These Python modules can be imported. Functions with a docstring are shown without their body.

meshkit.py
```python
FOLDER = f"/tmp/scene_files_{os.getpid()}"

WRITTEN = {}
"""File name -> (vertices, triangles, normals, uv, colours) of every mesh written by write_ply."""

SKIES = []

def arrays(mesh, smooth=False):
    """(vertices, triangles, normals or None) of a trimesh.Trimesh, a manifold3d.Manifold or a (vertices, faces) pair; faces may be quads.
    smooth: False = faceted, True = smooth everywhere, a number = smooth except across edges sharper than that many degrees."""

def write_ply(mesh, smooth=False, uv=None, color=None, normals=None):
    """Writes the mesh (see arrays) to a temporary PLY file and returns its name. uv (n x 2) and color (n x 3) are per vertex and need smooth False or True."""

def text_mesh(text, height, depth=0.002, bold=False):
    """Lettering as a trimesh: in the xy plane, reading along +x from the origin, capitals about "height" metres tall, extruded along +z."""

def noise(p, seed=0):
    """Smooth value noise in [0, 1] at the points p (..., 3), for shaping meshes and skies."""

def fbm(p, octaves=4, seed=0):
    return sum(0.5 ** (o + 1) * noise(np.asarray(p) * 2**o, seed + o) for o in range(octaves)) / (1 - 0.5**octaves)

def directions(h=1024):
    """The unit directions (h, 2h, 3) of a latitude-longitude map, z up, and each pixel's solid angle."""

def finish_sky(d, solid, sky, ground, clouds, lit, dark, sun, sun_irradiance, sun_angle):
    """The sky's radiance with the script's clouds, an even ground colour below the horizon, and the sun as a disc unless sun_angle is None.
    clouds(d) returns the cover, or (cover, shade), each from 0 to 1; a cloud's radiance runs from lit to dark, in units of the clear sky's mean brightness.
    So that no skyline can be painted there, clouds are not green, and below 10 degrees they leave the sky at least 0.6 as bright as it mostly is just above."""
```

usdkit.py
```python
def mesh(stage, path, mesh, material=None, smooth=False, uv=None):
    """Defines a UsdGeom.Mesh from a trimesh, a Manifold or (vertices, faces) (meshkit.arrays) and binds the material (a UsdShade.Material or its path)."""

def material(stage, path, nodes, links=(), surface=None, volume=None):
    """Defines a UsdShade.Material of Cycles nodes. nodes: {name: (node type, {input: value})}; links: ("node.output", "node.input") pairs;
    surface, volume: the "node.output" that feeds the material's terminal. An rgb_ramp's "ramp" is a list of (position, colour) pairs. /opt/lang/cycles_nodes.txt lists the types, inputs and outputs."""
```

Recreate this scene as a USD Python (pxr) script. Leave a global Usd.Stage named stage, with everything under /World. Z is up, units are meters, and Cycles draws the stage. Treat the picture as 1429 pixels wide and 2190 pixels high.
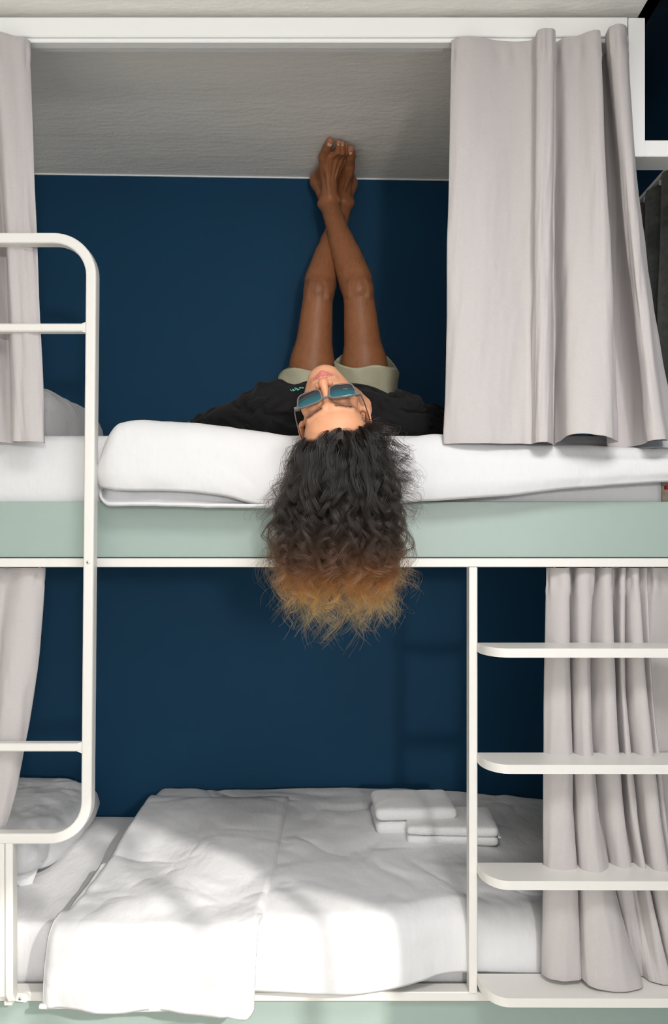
import math, numpy as np, trimesh, usdkit, meshkit
from scipy.interpolate import PchipInterpolator, CubicSpline
from scipy.spatial import cKDTree
from shapely.geometry import Polygon
from pxr import Usd, UsdGeom, UsdLux, UsdShade, Gf, Sdf, Vt

stage = Usd.Stage.CreateInMemory()
UsdGeom.SetStageUpAxis(stage, 'Z'); UsdGeom.SetStageMetersPerUnit(stage, 1.0)
UsdGeom.Xform.Define(stage, '/World'); UsdGeom.Scope.Define(stage, '/World/Looks')
# ------------------------------------------------------------------ camera (y = 0 is the front plane of the bunk bed)
IMW, IMH, FPX = 1429, 2190, 1700.0
VX, VY, CY, EZ = 725.0, 1150.0, -1.93, 1.40     # vanishing point in pixels, camera y, eye height
cam = UsdGeom.Camera.Define(stage, '/World/camera')
cam.CreateHorizontalApertureAttr(36.0); cam.CreateVerticalApertureAttr(36.0 * IMH / IMW)
cam.CreateFocalLengthAttr(FPX * 36.0 / IMW)
cam.CreateHorizontalApertureOffsetAttr((IMW / 2 - VX) * 36.0 / IMW)
cam.CreateVerticalApertureOffsetAttr((VY - IMH / 2) * 36.0 / IMW)
cam.CreateClippingRangeAttr(Gf.Vec2f(0.05, 100))
cam.AddTranslateOp().Set(Gf.Vec3d(0, CY, EZ)); cam.AddRotateXOp().Set(90.0)
cam.CreateExposureAttr(-2.82)
# ------------------------------------------------------------------ light
def light(kind, path, intensity, color, **kw):
    l = kind.Define(stage, path); l.CreateIntensityAttr(intensity); l.CreateColorAttr(Gf.Vec3f(*color))
    return l
SUN = np.array([-.67, 1.0, -.70]); SUN /= np.linalg.norm(SUN)
def aim(xf, d, pos=(0, 0, 0)):
    d = np.asarray(d, float); d = d / np.linalg.norm(d); z = -d
    x = np.cross([0, 0, 1.0], z); x /= np.linalg.norm(x); y = np.cross(z, x)
    m = Gf.Matrix4d(*x, 0, *y, 0, *z, 0, *map(float, pos), 1)
    xf.AddTransformOp().Set(m)
sun = light(UsdLux.DistantLight, '/World/sun', 6.2, (1.0, .95, .88)); sun.CreateNormalizeAttr(True); sun.CreateAngleAttr(1.4); aim(sun, SUN)
sky = light(UsdLux.DomeLight, '/World/sky', 1.0, (.75, .87, 1.0))
# daylight of the two windows of the room
wl = light(UsdLux.RectLight, '/World/daylight_side_window', 10.0, (.92, .96, 1.0)); wl.CreateWidthAttr(1.75); wl.CreateHeightAttr(1.5)
aim(wl, (-1, 0, 0), (0.93, -2.15, 1.7))
wf = light(UsdLux.RectLight, '/World/daylight_rear_window', 8.0, (.94, .97, 1.0)); wf.CreateWidthAttr(2.4); wf.CreateHeightAttr(1.6)
aim(wf, (0, 1, 0), (-0.6, -4.95, 1.45))
# the ceiling lamp of the room, above and in front of the bunk
lp = light(UsdLux.DiskLight, '/World/ceiling_lamp', 160.0, (1.0, .985, .965)); lp.CreateRadiusAttr(.40)
aim(lp, (0.001, 0, -1), (.40, -1.6, 2.63))
# the photographer's flash head on its stand behind the camera
fl = light(UsdLux.SphereLight, '/World/flash_head', 2350.0, (1.0, .95, .90)); fl.CreateRadiusAttr(0.13)
fl.AddTranslateOp().Set(Gf.Vec3d(.86, -4.4, 1.73))

# ------------------------------------------------------------------ helpers
def P(px, py, y):
    s = FPX / (y - CY)
    return np.array([(px - VX) / s, y, EZ - (py - VY) / s])
def X_(px, y=0.): return (px - VX) * (y - CY) / FPX
def Z_(py, y=0.): return EZ - (py - VY) * (y - CY) / FPX
used = {}
def numbered(parent, name):
    k = parent + '/' + name
    used[k] = used.get(k, -1) + 1
    return k if used[k] == 0 else '%s_%03d' % (k, used[k])
def keys(prim, label=None, cat=None, group=None, kind=None):
    for k, v in (('label', label), ('category', cat), ('group', group), ('kind', kind)):
        if v: prim.SetCustomDataByKey(k, v)
    return prim
def path_of(parent): return '/World' if parent is None else str(parent.GetPath())
def thing(name, label, cat, group=None):
    return keys(UsdGeom.Xform.Define(stage, numbered('/World', name)).GetPrim(), label, cat, group)
def obj(name, mesh, mat, parent=None, smooth=30, label=None, cat=None, group=None, kind=None):
    if isinstance(mesh, list): mesh = trimesh.util.concatenate(mesh)
    g = usdkit.mesh(stage, numbered(path_of(parent), name), mesh, mat, smooth=smooth)
    g.CreateDoubleSidedAttr(True)
    return keys(g.GetPrim(), label, cat, group, kind)
def curves(name, pts, widths, mat, parent, label=None, kind=None, color=None):
    """pts (n, k, 3), widths (n, k)"""
    c = UsdGeom.BasisCurves.Define(stage, numbered(path_of(parent), name))
    n, k = pts.shape[:2]
    c.CreateTypeAttr('linear'); c.CreateCurveVertexCountsAttr(Vt.IntArray([k] * n))
    c.CreatePointsAttr(Vt.Vec3fArray.FromNumpy(pts.reshape(-1, 3).astype(np.float32)))
    c.CreateWidthsAttr(Vt.FloatArray.FromNumpy(widths.ravel().astype(np.float32))); c.SetWidthsInterpolation('vertex')
    if color is not None:
        UsdGeom.PrimvarsAPI(c).CreatePrimvar('tint', Sdf.ValueTypeNames.Color3fArray, 'vertex').Set(Vt.Vec3fArray.FromNumpy(color.reshape(-1, 3).astype(np.float32)))
    UsdShade.MaterialBindingAPI.Apply(c.GetPrim()).Bind(mat)
    return keys(c.GetPrim(), label, None, None, kind)
def lin(r, g, b):
    c = np.array([r, g, b]) / 255.
    return tuple(np.where(c < .04045, c / 12.92, ((c + .055) / 1.055) ** 2.4))
def box(x0, x1, y0, y1, z0, z1, r=0.0):
    """box with chamfered edges of size r"""
    lo, hi = np.array([x0, y0, z0], float), np.array([x1, y1, z1], float)
    if r <= 0:
        m = trimesh.creation.box(hi - lo); m.apply_translation((lo + hi) / 2); return m
    pts = []
    for a in range(3):
        e = np.full(3, r); e[a] = 0
        for s in np.ndindex(2, 2, 2):
            c = np.where(np.array(s), hi - e, lo + e); pts.append(c)
    return trimesh.convex.convex_hull(np.array(pts))
def frame_sweep(path, prof, closed=False, up=None):
    """sweep a closed 2-D profile (k,2) along path (n,3); profile x along side, y along up"""
    path = np.asarray(path, float); n = len(path)
    t = np.gradient(path, axis=0); t /= np.linalg.norm(t, axis=1)[:, None]
    up = np.tile([0, 1.0, 0], (n, 1)) if up is None else np.broadcast_to(up, (n, 3))
    s = np.cross(t, up); s /= np.linalg.norm(s, axis=1)[:, None]; u = np.cross(s, t)
    prof = np.asarray(prof, float); k = len(prof)
    v = (path[:, None] + prof[None, :, 0, None] * s[:, None] + prof[None, :, 1, None] * u[:, None]).reshape(-1, 3)
    f = []
    for i in range(n - 1):
        for j in range(k):
            a, b = i * k + j, i * k + (j + 1) % k
            f += [[a, b, b + k], [a, b + k, a + k]]
    for j in range(1, k - 1):
        f += [[0, j + 1, j], [(n - 1) * k, (n - 1) * k + j, (n - 1) * k + j + 1]]
    m = trimesh.Trimesh(v, f, process=False); 
    if m.volume < 0: m.invert()
    return m
def rrect(w, h, r, n=3):
    out = []
    for cx, cy, a0 in ((w / 2 - r, h / 2 - r, 0), (-w / 2 + r, h / 2 - r, 90), (-w / 2 + r, -h / 2 + r, 180), (w / 2 - r, -h / 2 + r, 270)):
        for a in np.radians(np.linspace(a0, a0 + 90, n + 1)): out.append((cx + r * math.cos(a), cy + r * math.sin(a)))
    return np.array(out)
def grid_faces(nu, nv):
    i, j = np.meshgrid(np.arange(nu - 1), np.arange(nv - 1), indexing='ij'); a = (i * nv + j).ravel()
    return np.vstack([np.stack([a, a + nv, a + nv + 1], 1), np.stack([a, a + nv + 1, a + 1], 1)])
def grid_normals(g):
    du, dv = np.gradient(g, axis=0), np.gradient(g, axis=1)
    n = np.cross(du, dv); return n / np.maximum(np.linalg.norm(n, axis=2, keepdims=True), 1e-9)
def solid_sheet(g, t):
    """closed cloth of thickness t from a grid of points (nu, nv, 3)"""
    nu, nv = g.shape[:2]; n = grid_normals(g); a, b = g + n * t / 2, g - n * t / 2
    f = grid_faces(nu, nv); N = nu * nv
    idx = np.arange(N).reshape(nu, nv)
    rim = np.concatenate([idx[:-1, 0], idx[-1, :-1], idx[:0:-1, -1], idx[0, :0:-1]])
    r2 = np.roll(rim, -1)
    side = np.vstack([np.stack([rim, r2, r2 + N], 1), np.stack([rim, r2 + N, rim + N], 1)])
    m = trimesh.Trimesh(np.vstack([a.reshape(-1, 3), b.reshape(-1, 3)]), np.vstack([f, f[:, ::-1] + N, side[:, ::-1]]), process=False)
    if m.volume < 0: m.invert()
    return m
def smooth1(x, a, b):
    t = np.clip((x - a) / (b - a), 0, 1); return t * t * (3 - 2 * t)
fbm = meshkit.fbm

# ------------------------------------------------------------------ materials
def mat(name, color, rough=.5, bump=None, var=None, spec=.5, coat=0., sheen=0., extra=None):
    """bump: list of (scale xyz, noise scale, strength, distance); var: (scale xyz, noise scale, amount)"""
    n = {'p': ('principled_bsdf', dict(base_color=color, roughness=rough, specular_ior_level=spec, coat_weight=coat, sheen_weight=sheen, **(extra or {}))), 'g': ('geometry', {})}
    L = []
    if var:
        sc, ns, amt = var
        n['mv'] = ('mapping', dict(scale=sc)); n['nv'] = ('noise_texture', dict(scale=ns, detail=4.0, roughness=.6))
        n['rv'] = ('map_range', dict(from_min=.3, from_max=.7, to_min=1 - amt, to_max=1 + amt * .6))
        n['cv'] = ('vector_math', dict(math_type='scale', vector1=color))
        L += [('g.position', 'mv.vector'), ('mv.vector', 'nv.vector'), ('nv.fac', 'rv.value'), ('rv.result', 'cv.scale'), ('cv.vector', 'p.base_color')]
    last = None
    for i, (sc, ns, st, di) in enumerate(bump or []):
        n[f'mb{i}'] = ('mapping', dict(scale=sc)); n[f'nb{i}'] = ('noise_texture', dict(scale=ns, detail=3.0, roughness=.55)); n[f'b{i}'] = ('bump', dict(strength=st, distance=di))
        L += [('g.position', f'mb{i}.vector'), (f'mb{i}.vector', f'nb{i}.vector'), (f'nb{i}.fac', f'b{i}.height')]
        if last: L.append((last + '.normal', f'b{i}.normal'))
        last = f'b{i}'
    if last: L.append((last + '.normal', 'p.normal'))
    return usdkit.material(stage, '/World/Looks/' + name, n, L, surface='p.BSDF')
ONE = (1., 1., 1.)
M_wall = mat('navy_paint', (.0042, .0405, .090), .7, [(ONE, 140., .12, .002), (ONE, 9., .06, .01)], (ONE, 3., .05), spec=.18)
M_ceiling = mat('white_plaster', (.90, .885, .84), .8, [((1, 1, 1), 60., .22, .003), ((1, 2.2, 1), 22., .28, .006), ((.5, 2, 1), 4., .2, .02)])
M_roomwall = mat('light_wall_paint', (.70, .69, .66), .7, [(ONE, 120., .1, .002)])
M_floor = mat('pale_floor', (.76, .73, .67), .4, None, ((1, 8, 1), 4., .12))
M_metal = mat('white_powder_coat', (.69, .675, .645), .38, [(ONE, 500., .05, .0006)])
M_beam = mat('white_lacquer', (.86, .86, .855), .45)
M_board = mat('sage_green_board', (.275, .352, .322), .42, [(ONE, 300., .05, .0008)], (ONE, 2.5, .02))
M_curtain = mat('lilac_grey_linen', (.455, .425, .425), .85, [((1., 1., 9), 120., .14, .0010), ((9, 9, .8), 90., .10, .0008), ((1, 1, .5), 16., .22, .006)], ((1.5, 1.5, 10), 80., .045), spec=.2, sheen=.15)
M_dark = mat('charcoal_curtain', (.085, .088, .083), .9, [((1, 1, 4), 120., .3, .001)], (ONE, 60., .25), spec=.2, sheen=.2)
M_linen = mat('white_cotton', (.64, .64, .655), .8, [((1.5, 1, 1), 11., .30, .012), ((4, 1.2, 1.2), 22., .22, .005)], spec=.25)
M_cream = mat('cream_cotton', (.72, .68, .61), .85, [((1.5, 1, 3), 14., .3, .01)], spec=.25)
M_towel = mat('white_terry', (.76, .76, .77), .95, [(ONE, 420., .9, .003), (ONE, 90., .3, .003)], spec=.15, sheen=.4)
M_screw = mat('bright_screw', (.62, .61, .58), .3, extra=dict(metallic=.7))
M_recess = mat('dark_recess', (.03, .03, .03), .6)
M_wood = mat('pale_wood', (.72, .69, .64), .6, None, ((1, 10, 10), 6., .2))
M_red = mat('red_label', (.25, .008, .012), .7)
M_hide = mat('beige_felt', (.33, .28, .21), .9, [(ONE, 250., .5, .002)], (ONE, 80., .2))

# ------------------------------------------------------------------ the room
XR, YB = .97, .90                                 # right wall, back wall (turned 2 degrees)
def yback(x): return YB + .033 * x
W0, W1, V0, V1 = -3.05, -1.12, .75, 2.50           # opening in the right wall: y and z
EDGE = .765                                        # the low ceiling ends here
ZC, ZH = 2.68, 3.15
wb = trimesh.Trimesh([[-2.3, yback(-2.3), 0], [1.05, yback(1.05), 0], [1.05, yback(1.05), ZH], [-2.3, yback(-2.3), ZH],
                      [-2.3, yback(-2.3) + .1, 0], [1.05, yback(1.05) + .1, 0], [1.05, yback(1.05) + .1, ZH], [-2.3, yback(-2.3) + .1, ZH]],
                     [[0, 1, 2], [0, 2, 3], [4, 6, 5], [4, 7, 6], [0, 3, 7], [0, 7, 4], [1, 5, 6], [1, 6, 2], [3, 2, 6], [3, 6, 7], [0, 4, 5], [0, 5, 1]])
def struct(name, mesh, m, label, parent=None, smooth=30):
    return obj(name, mesh, m, parent, smooth, label if parent is None else None, None, None, 'structure' if parent is None else None)
struct('wall_back', wb, M_wall, 'navy blue painted wall behind the two bunks')
struct('wall_right', [box(XR, XR + .12, W1, YB + .03, 0, ZH), box(XR, XR + .12, -5.0, W0, 0, ZH), box(XR, XR + .12, W0, W1, 0, V0), box(XR, XR + .12, W0, W1, V1, ZH)], M_wall, 'navy blue side wall at the right end of the bunks')
struct('wall_left', box(-2.42, -2.3, -5.0, .86, 0, ZH), M_roomwall, 'pale wall at the far left of the room')
struct('wall_front', [box(-2.42, XR + .12, -5.1, -5.0, 0, .85), box(-2.42, XR + .12, -5.1, -5.0, 2.45, ZH), box(-2.42, -1.7, -5.1, -5.0, .85, 2.45), box(.7, XR + .12, -5.1, -5.0, .85, 2.45)], M_roomwall, 'pale wall with a wide window behind the camera')
struct('floor', box(-2.42, XR + .12, -5.1, 1.05, -.1, 0), M_floor, 'pale floor of the dormitory room')
struct('ceiling', [box(-2.42, EDGE, -5.1, 1.0, ZC, ZC + .1), box(EDGE - .03, EDGE, -5.1, 1.0, ZC, ZH), box(EDGE - .03, XR + .12, -5.1, 1.05, ZH, ZH + .1)], M_ceiling, 'rough white plaster ceiling above the top bunk')
tb = trimesh.Trimesh([[-2.3, yback(-2.3) - .004, ZC - .0045], [EDGE, yback(EDGE) - .004, ZC - .0045], [EDGE, yback(EDGE) - .004, ZC + .0], [-2.3, yback(-2.3) - .004, ZC],
                      [-2.3, yback(-2.3) + .001, ZC - .0045], [EDGE, yback(EDGE) + .001, ZC - .0045], [EDGE, yback(EDGE) + .001, ZC], [-2.3, yback(-2.3) + .001, ZC]],
                     [[0, 1, 2], [0, 2, 3], [4, 6, 5], [4, 7, 6], [0, 3, 7], [0, 7, 4], [1, 5, 6], [1, 6, 2], [3, 2, 6], [3, 6, 7], [0, 4, 5], [0, 5, 1]])
struct('trim_1', tb, M_beam, 'thin white line where the navy wall meets the ceiling')
wn = keys(UsdGeom.Xform.Define(stage, '/World/window_1').GetPrim(), 'white framed window in the right wall beside the camera', None, None, 'structure')
fr = .05
obj('window_frame', [box(XR + .02, XR + .08, W0, W1, V0, V0 + fr), box(XR + .02, XR + .08, W0, W1, V1 - fr, V1), box(XR + .02, XR + .08, W0, W0 + fr, V0, V1), box(XR + .02, XR + .08, W1 - fr, W1, V0, V1)], M_beam, wn)
for k in range(1, 4):
    yb_ = W0 + (W1 - W0) * k / 4
    obj('window_bar', box(XR + .035, XR + .06, yb_ - .014, yb_ + .014, V0 + fr, V1 - fr), M_beam, wn)
for zz in (2.2,):
    obj('window_bar', box(XR + .035, XR + .06, W0 + fr, W1 - fr, zz - .011, zz + .011), M_beam, wn)
wn2 = keys(UsdGeom.Xform.Define(stage, '/World/window_2').GetPrim(), 'wide window in the wall behind the camera', None, None, 'structure')
obj('window_frame', [box(-1.7, .7, -5.07, -5.02, .85, .91), box(-1.7, .7, -5.07, -5.02, 2.39, 2.45), box(-1.7, -1.64, -5.07, -5.02, .85, 2.45), box(.64, .7, -5.07, -5.02, .85, 2.45), box(-.53, -.47, -5.07, -5.02, .85, 2.45)], M_beam, wn2)

# ------------------------------------------------------------------ bunk bed
bed = thing('bunk_bed', 'white framed double bunk bed with sage green side boards and tube ladder', 'bunk bed')
XL, XE = -1.30, .93                                 # ends of the bed
zt0, zt1 = Z_(1194), Z_(1213)
obj('side_board', box(XL, XE, .010, .034, zt0 + .002, Z_(1073, .01), .0015), M_board, bed, label='sage green board along the upper mattress')
obj('side_board', box(XL, XE, .014, .038, .04, Z_(2142), .0015), M_board, bed, label='sage green board below the lower mattress')
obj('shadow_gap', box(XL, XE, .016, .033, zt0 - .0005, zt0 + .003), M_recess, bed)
obj('side_rail', box(XL, XE, 0, .034, zt1, zt0, .002), M_metal, bed)
obj('side_rail', box(XL, XE, 0, .040, Z_(2142), Z_(2122), .002), M_metal, bed)
obj('ladder_post', box(X_(1003), X_(1021), -.004, .036, Z_(2122) - .002, zt1, .002), M_metal, bed)
# curved steps at the right end
for pb in (1375, 1611, 1847, 2085):
    ztop = Z_(pb); x0 = X_(1021)
    a = np.linspace(0, 1, 14); ex = x0 + .058 * (1 - np.cos(a * math.pi / 2)) ; ey = -.018 - .080 * np.sin(a * math.pi / 2) ** 1.1
    poly = [(x0 - .001, .006)] + list(zip(ex, ey)) + [(.905, -.100), (.905, .006)]
    m = trimesh.creation.extrude_polygon(Polygon(poly), .021); m.apply_translation([0, 0, ztop - .021])
    obj('step', m, M_metal, bed)
obj('ladder_post', box(.885, .907, -.004, .036, Z_(2122) - .002, zt1, .002), M_metal, bed)
# header with curtain rail
obj('header_beam', box(XL, X_(1343), 0, .034, Z_(78), Z_(36), .002), M_beam, bed)
obj('curtain_rail', box(XL, X_(1340), .004, .030, Z_(88), Z_(78.5), .002), M_beam, bed)
obj('ceiling_batten', box(XL, X_(950, .05), .034, .060, Z_(111, .06), ZC - .004, .001), M_beam, bed)
obj('corner_post', box(X_(1344.5), X_(1380), -.001, .072, Z_(335), Z_(38), .0015), M_beam, bed)
obj('end_beam', box(X_(1380) - .001, XR - .004, -.001, .072, Z_(335), Z_(300), .0015), M_beam, bed)
# tube ladder on the left
yt, hw, hd = -.040, .0125, .0165                    # tube centre y, half width, half depth
s_ = FPX / (yt - hd - CY)
XT0, XT1 = (190 + 4 - VX) / s_, (184 - VX) / s_     # the post leans a little to the left on its way down
ztop, zbot = EZ + (1150 - 508) / s_, EZ - (1795 - 1150) / s_
R = .088
path = [(XL, yt, ztop)] + [(XT0 - R + R * math.sin(a), yt, ztop - R + R * math.cos(a)) for a in np.linspace(0, math.pi / 2, 14)]
path += [(XT0 + (XT1 - XT0) * t, yt, ztop - R + (zbot + 2 * R - ztop) * t) for t in np.linspace(.04, .96, 12)]
path += [(XT1 - R + R * math.cos(a), yt, zbot + R - R * math.sin(a)) for a in np.linspace(0, math.pi / 2, 14)] + [(XL, yt, zbot)]
obj('ladder_tube', frame_sweep(path, rrect(2 * hw, 2 * hd, .005)), M_metal, bed, smooth=40)
for py, xr in ((699, XT0), (1600, XT1)):
    zz = EZ - (py - 1150) / s_
    obj('rung', [box(XL, xr, yt - .013, yt + .015, zz - .0095, zz + .0095, .003), 
                 trimesh.convex.convex_hull([(xr - .022, yt - .012, zz - .0095), (xr, yt - .012, zz - .018), (xr, yt - .012, zz + .018), (xr - .022, yt - .012, zz + .0095), (xr - .022, yt + .012, zz - .0095), (xr, yt + .012, zz - .018), (xr, yt + .012, zz + .018), (xr - .022, yt + .012, zz + .0095)])], M_metal, bed)
xk = (18 - VX) / s_
obj('ladder_foot', [frame_sweep([(xk, yt, zbot - .008), (xk, yt, zbot - .03), (xk, yt, Z_(2120, yt)), (xk + .002, yt + .006, Z_(2132, yt))], rrect(.019, .030, .004)), frame_sweep([(xk - .020, yt, zbot - .008), (xk - .020, yt, Z_(2124, yt))], rrect(.019, .030, .004))], M_metal, bed, smooth=40)
def disc_y(x, y, z, r, h, n=20):
    m = trimesh.creation.cylinder(radius=r, height=h, sections=n); m.apply_transform(trimesh.transformations.rotation_matrix(math.pi / 2, [1, 0, 0])); m.apply_translation([x, y, z]); return m
obj('bracket', [trimesh.convex.convex_hull(np.vstack([disc_y(X_(40, yt), -.004, Z_(2136, -.01), .011, .004).vertices, disc_y(X_(8, yt), -.004, Z_(2133, -.01), .010, .004).vertices])), box(X_(4, yt), X_(22, yt), -.03, -.002, Z_(2136), Z_(2126), .002)], M_metal, bed)
def screw(x, y, z, tag=None):
    h = trimesh.creation.revolve(np.array([(0, .0022), (.0022, .0021), (.0040, .0012), (.0046, 0), (0, 0)]), sections=20)
    h.apply_transform(trimesh.transformations.rotation_matrix(math.pi / 2, [1, 0, 0])); h.apply_translation([x, y, z])
    s = obj('screw', h, M_screw, bed)
    obj('cross_slot', [box(x - .0022, x + .0022, y - .0026, y - .0012, z - .0005, z + .0005), box(x - .0005, x + .0005, y - .0026, y - .0012, z - .0022, z + .0022)], M_recess, s)
screw((188 - VX) / s_, yt - hd, EZ - (1203 - VY) / s_); screw(X_(43, -.006), -.006, Z_(2136, -.006))
# slatted bases, end panels and legs (hidden by the bedding)
obj('mattress_base', box(XL, XE, .036, yback(XL) - .03, Z_(1120), Z_(1085)), M_wood, bed)
obj('mattress_base', box(XL, XE, .042, yback(XL) - .02, .235, .272), M_wood, bed)
for x in (XL - .03, XE):
    for y in (.0, .80):
        obj('bed_leg', box(x, x + .03, y, y + .04, 0, 2.60), M_metal, bed)
# curtain glider with its ring
gl = obj('curtain_glider', [box(X_(1332), X_(1340), -.012, .006, Z_(98), Z_(82), .001), disc_y(X_(1333.5), -.004, Z_(92), .003, .008)], M_beam, bed)
rg = trimesh.creation.torus(.0040, .0017, major_sections=20, minor_sections=8); rg.apply_transform(trimesh.transformations.rotation_matrix(math.pi / 2, [1, 0, 0])); rg.apply_translation([X_(1333), -.012, Z_(100)])
obj('glider_ring', rg, M_beam, gl)
# ------------------------------------------------------------------ bedding
def soft_box(x0, x1, y0, y1, z0, z1, r, h=.02, amp=.003, seed=0, freq=(6, 6, 10)):
    def face(a, b):
        n = max(2, int((b - a) / h)); return np.linspace(a, b, n + 1)
    xs, ys, zs = face(x0, x1), face(y0, y1), face(z0, z1)
    V, Fc, off = [], [], 0
    for ax, val, A, B, flip in ((2, z1, xs, ys, 0), (2, z0, xs, ys, 1), (1, y0, xs, zs, 0), (1, y1, xs, zs, 1), (0, x1, ys, zs, 0), (0, x0, ys, zs, 1)):
        a, b = np.meshgrid(A, B, indexing='ij'); g = np.zeros(a.shape + (3,))
        o = [i for i in range(3) if i != ax]; g[..., o[0]] = a; g[..., o[1]] = b; g[..., ax] = val
        f = grid_faces(*a.shape); V.append(g.reshape(-1, 3)); Fc.append((f[:, ::-1] if flip else f) + off); off += a.size
    m = trimesh.Trimesh(np.vstack(V), np.vstack(Fc), process=False); m.merge_vertices()
    lo, hi = np.array([x0, y0, z0]) + r, np.array([x1, y1, z1]) - r
    c = np.clip(m.vertices, lo, hi); d = m.vertices - c; L = np.linalg.norm(d, axis=1, keepdims=True)
    v = c + d / np.maximum(L, 1e-9) * np.minimum(L, r)
    n = d / np.maximum(L, 1e-9)
    v = v + n * ((fbm(v * np.array(freq), 4, seed) - .5) * 2 * amp)[:, None]
    m.vertices = v
    return m
mt = thing('mattress', 'upper bunk mattress in a fitted white sheet', 'mattress')
obj('fitted_sheet', soft_box(XL + .01, X_(1416, .05), .036, .845, Z_(1086), 1.655, .018, .02, .0025, 3), M_linen, mt, smooth=True)
cn = soft_box(X_(1415, .05), XE - .01, .046, .50, Z_(1086), 1.56, .01, .015, .002, 4)
obj('mattress_corner', cn, M_hide, mt, smooth=True, label='beige felt corner of the mattress pad')
obj('care_tag', box(X_(1427, .03), X_(1427, .03) + .012, .036, .0475, Z_(1046, .03), Z_(1038, .03)), M_red, mt, label='small red care tag')
mt2 = thing('mattress', 'lower bunk mattress in a fitted white sheet', 'mattress')
obj('fitted_sheet', soft_box(XL + .01, XE - .01, .058, .845, .274, .432, .016, .02, .0025, 5), M_linen, mt2, smooth=True)

def duvet_grid(us, path_fn, nv):
    """path_fn(u) -> polyline (k,2) of (y,z), resampled to nv points"""
    out = []
    for u in us:
        p = np.asarray(path_fn(u), float); cs = np.r_[0, np.cumsum(np.linalg.norm(np.diff(p, axis=0), axis=1))]
        t = np.linspace(0, 1, nv) * cs[-1]
        sp = PchipInterpolator(cs, p)
        out.append(sp(t))
    return np.array(out)
def wrinkle(g, amp, freq, seed, ridge=.5, mask=None):
    n = grid_normals(g); q = g * np.array(freq)
    w = np.stack([fbm(g * 3, 2, seed + 20), fbm(g * 3 + 9, 2, seed + 21), fbm(g * 3 + 17, 2, seed + 22)], -1) - .5
    a = fbm(q + w * 2.2, 4, seed) - .5; r = 1 - np.abs(fbm(q * .8 + w * 2.5 + 5, 3, seed + 7) - .5) * 4
    d = amp * (2 * a * (1 - ridge) + ridge * np.clip(r, 0, 1) ** 2)
    return g + n * (d if mask is None else d * mask)[..., None]
# upper duvet: folded over along the front edge
dv = thing('duvet', 'white duvet draped over the front edge of the upper bunk under the person', 'duvet')
zt_x = PchipInterpolator([200, 212, 225, 250, 300, 340, 450, 560, 620, 700, 800, 860, 950, 1100, 1250, 1480], [1010, 965, 932, 903, 895, 898, 906, 921, 931, 937, 936, 933, 927, 945, 952, 956])
zb_x = PchipInterpolator([200, 212, 225, 250, 400, 480, 560, 700, 860, 950, 1100, 1200, 1300, 1429, 1480], [1030, 1038, 1042, 1046, 1050, 1060, 1080, 1084, 1075, 1067, 1056, 1045, 1038, 1030, 1028])
pxs = np.concatenate([np.linspace(203, 262, 34), np.linspace(267, 1476, 300)])
def yfront(px): return -.068 + .058 * np.exp(-(px - 203) / 16.) + .012 * smooth1(px, 700, 1300)
def upath(px):
    yf = yfront(px); zt = Z_(zt_x(px), yf + .03); zb = Z_(zb_x(px), yf)
    h = zt - zb
    dip = .022 * math.exp(-((px - 705) / 95.) ** 2)
    return [(.30, zt - .03), (.16, zt - .012 - dip), (.075, zt - .002 - dip), (.03, zt - .0), (yf + .035, zt - .006), (yf + .012, zt - .03), (yf + .002, zt - .42 * h), (yf + .0, zt - .75 * h), (yf + .006, zb + .012), (yf + .012, zb)]
gp = duvet_grid(pxs, upath, 64)
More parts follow.
